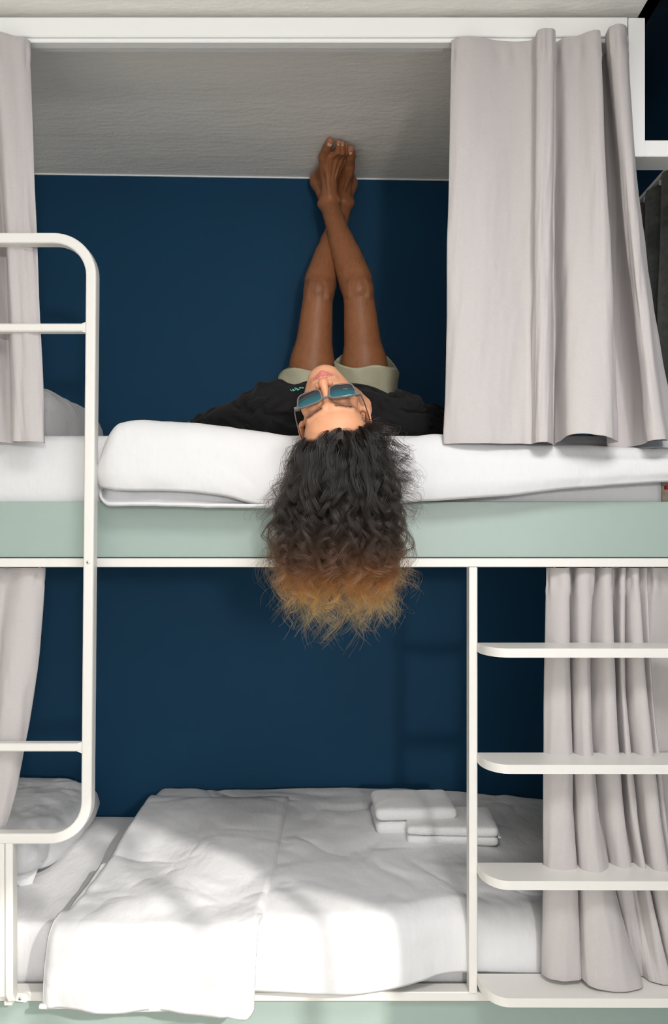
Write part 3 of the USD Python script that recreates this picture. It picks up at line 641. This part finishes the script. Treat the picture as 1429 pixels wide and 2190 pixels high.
def hand_sdf(p, s):
    w = WR[s]; f = (WR[s] - ELB[s]); f /= np.linalg.norm(f); side = np.cross(f, [0, 0, 1.0]); side /= np.linalg.norm(side); up = np.cross(side, f)
    d = cone(p, w - f * .03, w + f * .005, .028, .024)
    d = smin(d, cone(p, w + f * .02 + side * .014, w + f * .085 + side * .026, .017, .013), .012)
    d = smin(d, cone(p, w + f * .02 - side * .012, w + f * .080 - side * .028, .017, .012), .012)
    d = smin(d, cone(p, w + f * .03, w + f * .088, .018, .013), .012)
    for k, (o, L) in enumerate(((.030, .070), (.010, .080), (-.010, .074), (-.029, .058))):
        a = w + f * (.088 - .004 * abs(k - 1)) + side * o; b = a + f * L * .5 + up * .008 + side * o * .08; c = b + f * L * .46 - up * .016
        d = smin(d, smin(cone(p, a, b, .0092, .0085), cone(p, b, c, .0085, .0072), .003), .004)
    a = w + f * .030 + side * .026; b = a + f * .034 + side * .030; c = b + f * .030 + side * .012 - up * .006
    return smin(d, smin(cone(p, a, b, .0125, .0105), cone(p, b, c, .0105, .0085), .003), .008)
def leg_sdf(p, s):
    h, k, a = HIP[s], KN[s], AN[s]; sh = a - k; th = k - h
    d = smin(cone(p, h, h + th * .45, .087, .066), cone(p, h + th * .45, k, .066, .047), .03)
    d = smin(d, ell(p, h + th * .34 + [0, -.010, 0], (.060, .055, .13)), .03)
    m = k + sh * .06
    d = smin(d, cone(p, m, a, .046, .031), .025)
    d = smin(d, cone(p, k + sh * .12 + [0, .018, 0], k + sh * .55 + [0, .010, 0], .046, .036), .025)
    d = smin(d, cone(p, k + sh * .15 + [s * .012, .0, 0], k + sh * .42 + [s * .010, .0, 0], .042, .034), .02)
    d = smin(d, ell(p, k + [0, -.034, .004], (.022, .017, .027)), .007)                       # patella
    d = smin(d, cone(p, k + [-.026, -.026, -.018], k + [-.021, -.033, .020], .011, .008), .009)
    d = smin(d, cone(p, k + [.028, -.026, -.020], k + [.021, -.033, .022], .011, .008), .009)
    d = smin(d, ball(p, k + sh * .19 + [0, -.037, 0], .011), .011)                            # shin bump
    d = smin(d, cone(p, k + sh * .2 + [0, -.030, 0], a - sh * .08 + [0, -.020, 0], .014, .010), .014)
    for e, r in ((.027, .014), (-.026, .013)):
        d = smin(d, ball(p, a + [e, -.004, .004 + e * .2], r), .010)
    return smin(d, foot_sdf(p, s), .014)
T_R = dict(heel=((-.068, .842, 2.643), .030), mtp=[((-.049, .667, 2.644), .0190), ((-.027, .655, 2.640), .0135), ((-.009, .660, 2.641), .0125), ((.006, .671, 2.644), .0120), ((.018, .688, 2.650), .0125)],
           toe=[((-.038, .630, 2.655), (-.0285, .603, 2.660), .0150, .0140), ((-.003, .626, 2.641), (-.0015, .604, 2.658), .0095, .0090), ((.012, .632, 2.642), (.0115, .609, 2.658), .0090, .0085), ((.0215, .644, 2.646), (.0205, .622, 2.660), .0085, .0080), ((.029, .663, 2.652), (.0275, .645, 2.661), .0085, .0080)])
T_L = dict(heel=((.033, .862, 2.640), .029), mtp=[((.036, .716, 2.636), .0190), ((.020, .722, 2.646), .0135), ((.008, .735, 2.652), .0125), ((-.002, .750, 2.656), .0120), ((-.010, .765, 2.658), .0120)],
           toe=[((.0390, .672, 2.648), (.0375, .645, 2.655), .0155, .0150), ((.025, .690, 2.658), (.0245, .672, 2.664), .0095, .0090), ((.013, .705, 2.660), (.0125, .690, 2.666), .0088, .0084), ((.003, .722, 2.660), (.0025, .707, 2.666), .0084, .0080), ((-.007, .740, 2.662), (-.007, .725, 2.668), .0080, .0078)])
def foot_sdf(p, s):
    T = T_R if s > 0 else T_L; a = AN[s]; hc, hr = np.array(T['heel'][0]), T['heel'][1]
    d = ball(p, hc, hr)
    d = smin(d, cone(p, hc + [0, -.01, -.012], a + [0, .012, .010], .026, .030), .02)      # heel cord side
    M = [np.array(c) for c, r in T['mtp']]
    d = smin(d, cone(p, hc + [0, -.02, .004], (M[0] + M[2]) / 2 + [0, .03, .008], .027, .020), .02)
    d = smin(d, cone(p, a + [0, -.004, .006], (M[0] + M[1] + M[2]) / 3 + [0, .055, -.014], .031, .021), .018)
    for i, (c, r) in enumerate(T['mtp']):
        base = a * .42 + (hc * .25 + M[i] * .33) + [0, -.012, .006]
        d = smin(d, cone(p, base, c, .017, r), .0075 if i else .011)
    for i, (b, t, r0, r1) in enumerate(T['toe']):
        g = smin(cone(p, M[i], b, T['mtp'][i][1] * .85, r0), cone(p, b, t, r0, r1), .004)
        d = smin(d, g, .0035)
    e0, e1 = a + [.004 * s, -.030, .010], M[0] + [.004, .010, -.016]
    d = smin(d, cone(p, e0, e1, .0060, .0045), .009)                                       # tendon of the big toe
    for i in (1, 2, 3):
        d = smin(d, cone(p, a * .62 + M[i] * .38 + [0, -.006, .004], M[i] + [0, .004, -.011], .0034, .0034), .007)
    return smax(d, p[:, 2] - 2.6775, .004)
def clip(f, *planes):
    """planes: (axis, sign, value): keeps sign * coordinate < sign * value"""
    def g(p):
        d = f(p)
        for a, s, v in planes: d = np.maximum(d, s * (p[:, a] - v))
        return d
    return g
body = []
hb = np.array([to_world(c) for c in np.array(np.meshgrid([-.1, .1], [-.13, .13], [-.13, .135])).reshape(3, -1).T])
head = relax(nets(clip(head_sdf, (1, 1, .05)), hb.min(0), np.minimum(hb.max(0), [1, .06, 9]), .0020), 2)
body.append(head)
body.append(relax(nets(clip(torso_in_shirt, (1, -1, -.02)), (-.66, -.04, 1.60), (.70, .88, 1.99), .0065), 3))
for s in (-1, 1):
    c = WR[s]; body.append(relax(nets(lambda p, s=s: hand_sdf(p, s), c - [.22, .1, .08] if s < 0 else c - [.1, .1, .08], c + [.1, .25, .08] if s < 0 else c + [.22, .22, .08], .0030), 2))
    lo, hi = np.minimum(KN[s], AN[s]).min(0), np.maximum(KN[s], AN[s])
    f = lambda p, s=s: leg_sdf(p, s)
    body.append(relax(nets(f, (min(KN[s][0], AN[s][0]) - .15, .50, 1.80), (max(KN[s][0], AN[s][0]) + .15, .905, 2.69), .0027), 2))
bm = trimesh.util.concatenate(body)
# ---- colours that belong to the skin itself
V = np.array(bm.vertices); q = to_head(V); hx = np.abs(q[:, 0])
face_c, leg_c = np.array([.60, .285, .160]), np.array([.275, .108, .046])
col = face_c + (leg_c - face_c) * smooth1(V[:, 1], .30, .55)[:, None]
ishead = np.linalg.norm(q, axis=1) < .16
def paint(c, w): 
    global col
    w = np.clip(w, 0, 1)[:, None]; col = col * (1 - w) + np.asarray(c) * w
mott = fbm(V * 60, 3, 5)[:, None]; col = col * (.90 + .2 * mott) * (.94 + .12 * fbm(V * 14, 3, 9)[:, None])
low = ishead & (q[:, 2] < -.04)
stub = low * smooth1(-q[:, 2], .055, .085) * smooth1(np.maximum(hx * 1.3, np.abs(q[:, 2] + .075) * 2.0), .022, .040) * (q[:, 1] > 0)
paint((.30, .17, .12), stub * .22)
moust = ishead * np.exp(-((q[:, 2] + .0640) / .004) ** 2) * (hx < .026) * (q[:, 1] > .07); paint((.28, .15, .10), moust * .35)
lip = ishead * (q[:, 1] > .074) * smooth1(.0245 - hx, -.001, .003) * np.clip(1.6 - ((q[:, 2] + .0782) / (.0118 * np.sqrt(np.clip(1 - (hx / .0255) ** 2, .02, 1)))) ** 2 * 1.6, 0, 1)
paint((.50, .135, .135), lip * .9)
red = ishead * np.exp(-((q[:, 0] / .018) ** 2 + ((q[:, 2] + .045) / .016) ** 2)) * (q[:, 1] > .09); paint((.56, .20, .13), red * .5)
brow = ishead * (q[:, 1] > .05) * np.exp(-((q[:, 2] - (.0185 + .05 * (.03 - np.abs(hx - .034)))) / .0034) ** 2) * smooth1(hx, .010, .016) * (1 - smooth1(hx, .046, .056)); paint((.045, .025, .018), brow * .75)
def hair_line(y): return np.interp(y, [-.12, -.045, -.020, .012, .040, .058, .075, .09], [-.085, -.060, -.016, .022, .042, .062, .074, .078])
hl = hair_line(q[:, 1]) - .005 * np.cos(q[:, 0] * 60) + .006 * (fbm(q * 70, 2, 4) - .5)
scalp = ishead * smooth1(q[:, 2] - hl, .000, .012); paint((.030, .020, .015), scalp)
for T, s in ((T_R, 1), (T_L, -1)):                   # paler toe tips, soles and heels; nails are parts of their own
    for b, t, r0, r1 in T['toe']:
        paint((.46, .20, .13), .65 * np.exp(-(np.linalg.norm(V - (np.array(t) + [0, -.008, .006]), axis=1) / .011) ** 2))
    paint((.42, .24, .15), .8 * smooth1(V[:, 2], 2.640, 2.672) * (V[:, 1] > .70)); hc = np.array(T['heel'][0])
    paint((.42, .24, .16), .55 * np.exp(-(np.linalg.norm(V - hc, axis=1) / .034) ** 2))
for s in (-1, 1):
    paint((.15, .062, .036), .40 * np.exp(-(np.linalg.norm((V - (KN[s] + [0, -.035, .0])) / [1.1, 1, 1.5], axis=1) / .028) ** 2))
paint((.10, .05, .038), .7 * np.exp(-(np.linalg.norm(V - P(708, 459, AN[1][1] - .03), axis=1) / .0055) ** 2) * (V[:, 1] < AN[1][1]))   # a small mark above the ankle

def vertex_mat(name, rough, bump=None, spec=.5, sss=0., coat=0., alpha=None):
    n = {'a': ('attribute', {'attribute': 'tint'}), 'p': ('principled_bsdf', dict(roughness=rough, specular_ior_level=spec, coat_weight=coat, coat_roughness=.05)), 'g': ('geometry', {})}
    if sss: n['p'][1].update(subsurface_weight=sss, subsurface_radius=(1., .35, .2), subsurface_scale=.004)
    if alpha is not None: n['p'][1]['alpha'] = alpha
    L = [('a.color', 'p.base_color')]; last = None
    for i, (ns, st, di) in enumerate(bump or []):
        n[f'n{i}'] = ('noise_texture', dict(scale=ns, detail=3.0)); n[f'b{i}'] = ('bump', dict(strength=st, distance=di)); L += [('g.position', f'n{i}.vector'), (f'n{i}.fac', f'b{i}.height')]
        if last: L.append((last + '.normal', f'b{i}.normal'))
        last = f'b{i}'
    if last: L.append((last + '.normal', 'p.normal'))
    return usdkit.material(stage, '/World/Looks/' + name, n, L, surface='p.BSDF')
M_skin = vertex_mat('skin', .46, [(900., .25, .0006), (260., .15, .001)], spec=.30)
M_tee = mat('black_jersey', (.0095, .0092, .0098), .9, [(ONE, 700., .3, .0006), (ONE, 30., .15, .004)], (ONE, 25., .15), spec=.12, sheen=.03)
M_short = mat('sage_twill', (.47, .45, .32), .85, [(ONE, 600., .3, .0006), (ONE, 26., .3, .006)], (ONE, 30., .08), spec=.2)
M_nail = mat('toenail', (.52, .36, .27), .3)
M_teal = mat('teal_thread', (.10, .42, .36), .7)
def tint(prim, c):
    UsdGeom.PrimvarsAPI(prim).CreatePrimvar('tint', Sdf.ValueTypeNames.Color3fArray, 'vertex').Set(Vt.Vec3fArray.FromNumpy(np.asarray(c, np.float32)))
man = thing('person', 'person in black tee on upper bunk, legs crossed up the wall, long curly hair hanging', 'person')
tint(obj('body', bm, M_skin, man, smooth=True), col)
# toenails
def nail(c, n, up, w, l):
    n = np.asarray(n, float); n /= np.linalg.norm(n); up = np.asarray(up, float); up -= n * (up @ n); up /= np.linalg.norm(up); s = np.cross(up, n)
    a, b = np.meshgrid(np.linspace(-1, 1, 9), np.linspace(-1, 1, 7), indexing='ij')
    sx = a * w / 2 * (1 - .12 * (b < -.5)); g = c + s * sx[..., None] + up * (b * l / 2)[..., None] + n * (-(a ** 2) * w * .16 - (b ** 2) * l * .10)[..., None]
    return solid_sheet(g, .0012)
for T, rows in ((T_R, ((0, .0150, .0110), (1, .0070, .0062), (2, .0066, .0056), (3, .0056, .005), (4, .0052, .0045))), (T_L, ((0, .0105, .0085),))):
    for i, w, l in rows:
        b, t, r0, r1 = T['toe'][i]; b, t = np.array(b), np.array(t); d = (t - b) / np.linalg.norm(t - b)
        n = np.array([0, -.62, -.78]); n -= d * (n @ d) * .55; n /= np.linalg.norm(n)
        obj('toenail', nail(t + n * (r1 * 1.02) - d * .001, n, d, w, l), M_nail, man, smooth=True)

# ---- clothes
def tee_sdf(p):
    d = tee_shape(p)
    w = np.stack([fbm(p * 6, 2, 71), fbm(p * 6 + 7, 2, 72), fbm(p * 6 + 13, 2, 73)], -1) - .5
    r = np.abs(fbm(p * [9, 16, 9] + w * 3, 3, 74) - .5)
    d = d + .010 * np.exp(-(r / .05) ** 2) - .006 * (fbm(p * 9 + w, 3, 75) - .5)
    # folds that run from the armpit
    for s in (-1, 1):
        a = SH[s] + [s * .02, -.02, -.02]; ang = np.arctan2(p[:, 2] - a[2], (p[:, 0] - a[0]) * s); rr = np.linalg.norm(p - a, axis=1)
        d = d + .0035 * np.sin(ang * 11 + fbm(p * 8, 2, 77) * 5) * smooth1(rr, .03, .09) * (1 - smooth1(rr, .15, .24))
    d = smax(d, -cone(p, NECK0 - (NECK1 - NECK0), NECK1 + (NECK1 - NECK0) * .10, .058, .062), .006)
    for s in (-1, 1):
        f = (ELB[s] - SH[s]) / np.linalg.norm(ELB[s] - SH[s]); e = SH[s] + (ELB[s] - SH[s]) * .96
        d = np.maximum(d, np.where(np.abs(p[:, 0]) > .25, (p - e) @ f, -1))
    return np.maximum(d, p[:, 1] - .64)
tm = relax(nets(tee_sdf, (-.47, .03, 1.60), (.46, .70, 1.93), .0045), 2)
shirt = obj('t_shirt', tm, M_tee, man, smooth=True, label='black short-sleeved T-shirt')
# small embroidered mark on the chest: strokes of teal thread laid on the shirt
strokes, tree = [], cKDTree(tm.vertices); tn = tm.vertex_normals
def on_shirt(px, py):
    """first point of the shirt's surface along the line of sight"""
    o = np.array([0, CY, EZ]); d = P(px, py, .3) - o; d /= np.linalg.norm(d); t = np.linspace(1.9, 2.7, 1600); pts = o + t[:, None] * d
    v = tee_sdf(pts); k = int(np.argmax(v < 0.0)) if (v < 0).any() else int(np.argmin(v)); return pts[k]
for k, pts in enumerate((((621, 834), (626, 837.5), (629, 836), (625, 834.5)), ((627, 833.5), (630, 837), (633, 833), (636, 836)), ((629, 832.5), (634, 831.5), (638, 834.5), (635, 835.5)), ((636, 832), (639, 835), (642, 831.5), (644, 833)), ((640, 830.8), (644, 829.8), (649.5, 830.5), (646, 831.8)))):
    w = np.array([on_shirt(*a) for a in pts]); w[:, 2] += .0012; w[:, 1] -= .002
    sp = CubicSpline(np.arange(4), w)(np.linspace(0, 3, 16))
    strokes.append(frame_sweep(sp, rrect(.0015, .0018, .0004, 1), up=[.1, .3, 1.0]))
obj('embroidery', strokes, M_teal, shirt, smooth=True, label='small teal embroidered lettering')
def shorts_sdf(p):
    d = ell(p, (0, .715, 1.765), (.172, .150, .108)); out = d; inn = None
    for s in (-1, 1):
        h, k = HIP[s], KN[s]; f = (k - h) / np.linalg.norm(k - h); L = .178 if s < 0 else .200
        e = h + f * L + [s * .004, 0, 0]
        e = e + [s * .006, 0, 0]; leg = cone(p, h, e + f * .03, .094, .114 if s > 0 else .108); side = (p - h) @ f
        w = fbm(p * [8, 8, 14], 3, 81 + s) - .5
        leg = leg - .008 * w - .0035 * np.sin(p[:, 0] * 70 + p[:, 2] * 25) * smooth1(side, .05, .12)
        n = np.array([s * .10, -.16, 1.0]); n = f * 1.0 + np.array([s * .06, -.10, 0]); n /= np.linalg.norm(n)
        cut = (p - e) @ n + .004 * np.sin(p[:, 0] * 55 + p[:, 1] * 30) + 11 * np.maximum(0, (p[:, 0] - e[0]) * s - .045) ** 2
        leg = np.maximum(leg, cut)
        hole = np.maximum(cone(p, h, e + f * .05, .080, .104 if s > 0 else .098) - .010 * w * 0 - 0.0, -(side - .06))
        leg = np.maximum(leg, -hole)
        out = smin(out, leg, .012)
    return out
obj('shorts', relax(nets(shorts_sdf, (-.27, .50, 1.62), (.28, .88, 2.06), .0032), 2), M_short, man, smooth=True, label='sage green cotton shorts')

# ---- hair
rng = np.random.default_rng(7)
def hair_material(name):
    n = {'a': ('attribute', {'attribute': 'tint'}), 'h': ('principled_hair_bsdf', dict(model='Chiang', parametrization='Direct coloring', roughness=.24, radial_roughness=.35, ior=1.55, random_roughness=.2, R=.55))}
    return usdkit.material(stage, '/World/Looks/' + name, n, [('a.color', 'h.color')], surface='h.BSDF')
M_hair = hair_material('hair_fibre')
hv, hn = np.array(head.vertices), np.array(head.vertex_normals); hq = to_head(hv)
ok = (hq[:, 2] > hair_line(hq[:, 1]) - .005 * np.cos(hq[:, 0] * 60) + .006 * (fbm(hq * 70, 2, 4) - .5) - .001) & (np.linalg.norm(hq, axis=1) < .16)
cand = np.flatnonzero(ok)
NG, NS, K = 420, 22, 36
# even choice of roots
wgt = 1.0 + 2.6 * np.exp(-((hq[cand, 2] - hair_line(hq[cand, 1])) / .014) ** 2) * (hq[cand, 1] > .02)
gi_ = rng.choice(cand, NG, replace=False, p=wgt / wgt.sum())
root, rn, rq = hv[gi_], hn[gi_], hq[gi_]
xc = HO[0] + .012
length = rng.uniform(.27, .385, NG) * (1 - .10 * (rq[:, 1] > .03))
# a few shorter face-framing locks at the sides
step = length / (K - 1)
pos = root.copy(); path_ = [pos.copy()]
dirn = rn * .42 + EC[None] * .75 + np.sign(rq[:, :1]) * EX[None] * (.05 * smooth1(np.abs(rq[:, 0]), .01, .06))[:, None]
fr_ = np.exp(-((rq[:, 2] - hair_line(rq[:, 1])) / .022) ** 2) * (rq[:, 1] > .025)     # combed over from a parting right of the middle
dirn += fr_[:, None] * (rn * .35 + EX[None] * np.where(rq[:, :1] < .022, -1.15, .75))
dirn += (rng.normal(size=(NG, 3)) * .22); dirn /= np.linalg.norm(dirn, axis=1, keepdims=True)
target_x = xc + (root[:, 0] - xc) * rng.uniform(1.5, 2.0, NG) + rng.normal(size=NG) * .012
cent, rad = np.array([0, -.012, .030]), np.array([.080, .100, .094])
for i in range(1, K):
    f = i / (K - 1)
    pull = np.zeros((NG, 3)); pull[:, 2] = -1; pull[:, 0] = np.clip((target_x - pos[:, 0]) * 9, -.8, .8) * smooth1(f, .08, .3) * (1 if f < .55 else .4); pull[:, 1] = np.clip((-.235 - pos[:, 1]) * 3, -.35, .35) * (pos[:, 1] > -.20)
    dirn = dirn * .76 + pull * (.20 + .10 * f); dirn /= np.linalg.norm(dirn, axis=1, keepdims=True)
    pos = pos + dirn * step[:, None]
    lq = (to_head(pos) - cent) / rad; r_ = np.linalg.norm(lq, axis=1); ins = r_ < 1.03
    if ins.any():
        lq[ins] *= (1.03 / r_[ins])[:, None]; pos[ins] = to_world(lq[ins] * rad + cent)
    front_limit = np.where(pos[:, 2] < 1.66, -.085, -.075); pos[:, 1] = np.minimum(pos[:, 1], front_limit + 0 * pos[:, 1]) if i > 3 else pos[:, 1]
    path_.append(pos.copy())
guide = np.stack(path_, 1)                           # NG, K, 3
def strands(guide, ns, amp0, amp1, lam, clump0, clump1, rng, lens=None):
    n, k = guide.shape[:2]; f = np.linspace(0, 1, k)
    L = np.linalg.norm(np.diff(guide, axis=1), axis=2).sum(1)
    ph, lm = rng.uniform(0, 2 * math.pi, n), lam * rng.uniform(.75, 1.35, n); am = rng.uniform(.6, 1.35, n); hand = rng.choice([-1, 1], n)
    out = []
    for j in range(ns):
        a = am * rng.uniform(.9, 1.1, n); p = ph + rng.normal(size=n) * .16
        s = f[None] * L[:, None]; A = (amp0 + (amp1 - amp0) * smooth1(f, .08, .75))[None] * a[:, None]
        w = 2 * math.pi * s / lm[:, None] + p[:, None]
        off = np.stack([A * np.sin(w), A * .8 * np.cos(w) * hand[:, None], A * .35 * np.sin(w * 1.7 + 1)], -1)
        rr = clump0 * (1 - f) ** .6 + clump1 * (.35 + .65 * np.abs(f - .55) * 2)
        d = rng.normal(size=(n, 3)) * [1, 1, .5]; g = guide + off + d[:, None] * rr[None, :, None] * smooth1(f, 0, .06)[None, :, None]
        fr = rng.normal(size=(n, 3)) * .007; g = g + fr[:, None] * (smooth1(f, .55, 1.0) ** 1.5)[None, :, None]
        if j == 0: pass
        cut = rng.uniform(.80, 1.02, n); ff = f[None] * cut[:, None]              # strands of uneven length
        i0 = np.clip((ff * (k - 1)).astype(int), 0, k - 2); t = ff * (k - 1) - i0
        ar = np.arange(n)[:, None]; g = g[ar, i0] * (1 - t[..., None]) + g[ar, i0 + 1] * t[..., None]
        out.append(g)
    return np.concatenate(out)
st = strands(guide, NS, .0030, .0150, .084, .0032, .0020, rng)
# flyaways and side curls
fly = guide[rng.choice(NG, 150)]; fl2 = strands(fly + rng.normal(size=(150, 1, 3)) * .004, 1, .004, .026, .075, .01, .02, rng)
side = np.flatnonzero(rq[:, 0] > .045)[:34]; sg = guide[side][:, :17].copy(); f = np.linspace(0, 1, 17)
sg[..., 0] += .060 * f ** 1.2; sg[..., 2] += .020 * np.sin(f * 3); sg[..., 1] += -.01 * f
sg = np.stack([np.stack([np.interp(np.linspace(0, 16, K), np.arange(17), s_[:, c]) for c in range(3)], -1) for s_ in sg])
sc = strands(sg, 9, .004, .020, .058, .004, .006, rng)
side = np.flatnonzero(rq[:, 0] < -.045)[:26]; sg = guide[side][:, :22].copy(); f = np.linspace(0, 1, 22)
sg[..., 0] -= .045 * f ** 1.1
sg = np.stack([np.stack([np.interp(np.linspace(0, 21, K), np.arange(22), s_[:, c]) for c in range(3)], -1) for s_ in sg])
sl_ = strands(sg, 8, .004, .018, .060, .004, .006, rng)
allh = np.concatenate([st, fl2, sc, sl_]); allh[..., 1] = np.where(allh[..., 2] < 1.60, np.minimum(allh[..., 1], -.074), allh[..., 1])
n = len(allh); f = np.linspace(0, 1, K)
z = allh[..., 2]; tone = rng.normal(size=n)[:, None] * .022 + (fbm(allh.reshape(-1, 3) * 18, 2, 3).reshape(n, K) - .5) * .05
lv = np.clip((1.56 - z) / (1.56 - 1.25) + tone * 2.2, 0, 1.05)     # dyed ends: black-brown roots to honey tips
stops, cols_ = np.array([0, .30, .52, .70, .86, 1.05]), np.array([(.0013, .0008, .0006), (.0026, .0014, .0009), (.0085, .0042, .0026), (.028, .0105, .0040), (.120, .041, .0095), (.30, .112, .024)])
hc_ = np.stack([np.interp(lv, stops, cols_[:, i]) for i in range(3)], -1) * np.exp(rng.normal(size=(n, 1, 1)) * .22)
wd = (.00060 - .00036 * f[None]) * rng.uniform(.75, 1.25, (n, 1))
curves('hair', allh, wd, M_hair, man, label='long curly hair, dark at the roots and honey blond at the ends', color=hc_)
# eyebrows and leg hair
def fuzz(idx, verts, norms, direction, length, width, color, rng, lift=.35, k=4):
    p0, n0 = verts[idx], norms[idx]; d = direction - n0 * (direction * n0).sum(1, keepdims=True); d /= np.maximum(np.linalg.norm(d, axis=1, keepdims=True), 1e-6)
    d = d + rng.normal(size=d.shape) * .35; t = np.linspace(0, 1, k)
    L = length * rng.uniform(.6, 1.2, len(idx))
    pts = p0[:, None] + (d[:, None] * t[None, :, None] + n0[:, None] * (lift * t * (1 - .55 * t))[None, :, None]) * L[:, None, None]
    return pts, np.tile(width * (1 - .8 * t), (len(idx), 1)), np.tile(np.asarray(color, float), (len(idx), k, 1))
bz = .0185 + .05 * (.03 - np.abs(np.abs(hq[:, 0]) - .034))
bw = (hq[:, 1] > .05) * np.exp(-((hq[:, 2] - bz) / .0030) ** 2) * smooth1(np.abs(hq[:, 0]), .010, .015) * (1 - smooth1(np.abs(hq[:, 0]), .046, .056))
for s in (-1, 1):
    w = bw * (hq[:, 0] * s > 0); idx = rng.choice(len(hv), 260, p=w / w.sum())
    a, b, c = fuzz(idx, hv, hn, np.tile(EX * s + .35 * EC, (260, 1)), .0060, .00026, (.014, .009, .007), rng)
    curves('eyebrow', a, b, M_hair, man, color=c)
lv_, ln_ = np.array(bm.vertices), np.array(bm.vertex_normals)
w = (lv_[:, 2] > 1.93) & (lv_[:, 2] < 2.50) & (lv_[:, 1] > .5) & (ln_[:, 1] < .3)
wz = w * (.5 + .5 * smooth1(lv_[:, 2], 2.0, 2.3)) * fbm(lv_ * 22, 2, 8) ** 2
idx = rng.choice(len(lv_), 3600, p=wz / wz.sum())
a, b, c = fuzz(idx, lv_, ln_, np.tile([.15, 0, 1.0], (3600, 1)), .015, .00018, (.006, .003, .002), rng, k=5)
curves('leg_hair', a, b, M_hair, man, kind='stuff', color=c)

# ---- sunglasses, worn by the person
gs = thing('sunglasses', 'sunglasses with clear grey frame and teal lenses worn on the face', 'sunglasses')
M_frame = mat('clear_grey_acetate', (.17, .155, .15), .16, coat=.6, extra=dict(transmission_weight=.25, ior=1.45))
M_lens = vertex_mat('mirror_lens', .10, spec=.6, coat=.25, alpha=.97)
M_hinge = mat('hinge_metal', (.45, .44, .42), .3, extra=dict(metallic=.8))
def wrap(u, v, y0=.104): return np.stack([u, y0 - 2.2 * np.asarray(u) ** 2 + .05 * np.asarray(v), v], -1)
def lens_outline(s, grow=0., n=64):
    t = np.linspace(0, 2 * math.pi, n, endpoint=False); w, h, e = .0272 + grow, .0200 + grow, 4.2
    x = np.sign(np.cos(t)) * np.abs(np.cos(t)) ** (2 / e) * w; y = np.sign(np.sin(t)) * np.abs(np.sin(t)) ** (2 / e) * h
    x = x * (1 + .10 * y / h); return s * (.0365 + x), -.006 + y - .001 * np.abs(x) / w
rims = []
for s in (-1, 1):
    x, z_ = lens_outline(s); c = wrap(x, z_); c = np.vstack([c, c[:2]])
    r = frame_sweep(c, rrect(.0036, .0042, .0010, 2), up=[0, 1.0, 0]); rims.append(r)
bx = np.linspace(-.0105, .0105, 12); rims.append(frame_sweep(wrap(bx, .0035 + .0035 * np.cos(bx / .0105 * 1.5), .1045), rrect(.0050, .0042, .0012, 2), up=[0, 1.0, 0]))
for s in (-1, 1):
    rims.append(trimesh.convex.convex_hull([(s * x, y, z_) for x in (.0625, .0735) for y in (.090, .0965) for z_ in (.0035, .0120)]))
def put(m):
    m = trimesh.util.concatenate(m) if isinstance(m, list) else m
    m.vertices = to_world(m.vertices); return m
obj('frame', put(rims), M_frame, gs, smooth=40)
for s in (-1, 1):
    x, z_ = lens_outline(s, -.0012); cx, cz = x.mean(), z_.mean(); rr = np.linspace(1, 0, 9)[:, None]
    g = wrap(cx + (x - cx)[None] * rr, cz + (z_ - cz)[None] * rr, .1045); g[..., 1] += .0022 * (1 - rr ** 2)
    g = np.concatenate([g, g[:, :1]], 1); m = solid_sheet(g, .0016)
    zz = m.vertices[:, 2]; m2 = put(m); t = np.clip((zz + .026) / .040, 0, 1)
    c = np.stack([np.interp(t, [0, .35, .6, 1], k) for k in ((.030, .012, .002, .001), (.012, .018, .065, .100), (.014, .028, .085, .135))], -1)
    tint(obj('lens', m2, M_lens, gs, smooth=True), c)
for s in (-1, 1):
    pth = np.array([(s * .0705, .094, .008), (s * .0755, .080, .0085), (s * .0790, .04, .008), (s * .0805, .0, .006), (s * .0800, -.018, .000), (s * .0785, -.034, -.014)])
    pth = CubicSpline(np.arange(6), pth)(np.linspace(0, 5, 40))
    tp = obj('temple', put(frame_sweep(pth, rrect(.0026, .0052, .001, 2), up=[0, 0, 1.0])), M_frame, gs, smooth=40)
    obj('hinge', put(box(min(s * .069, s * .0735), max(s * .069, s * .0735), .0885, .0915, .005, .011, .0005)), M_hinge, tp)
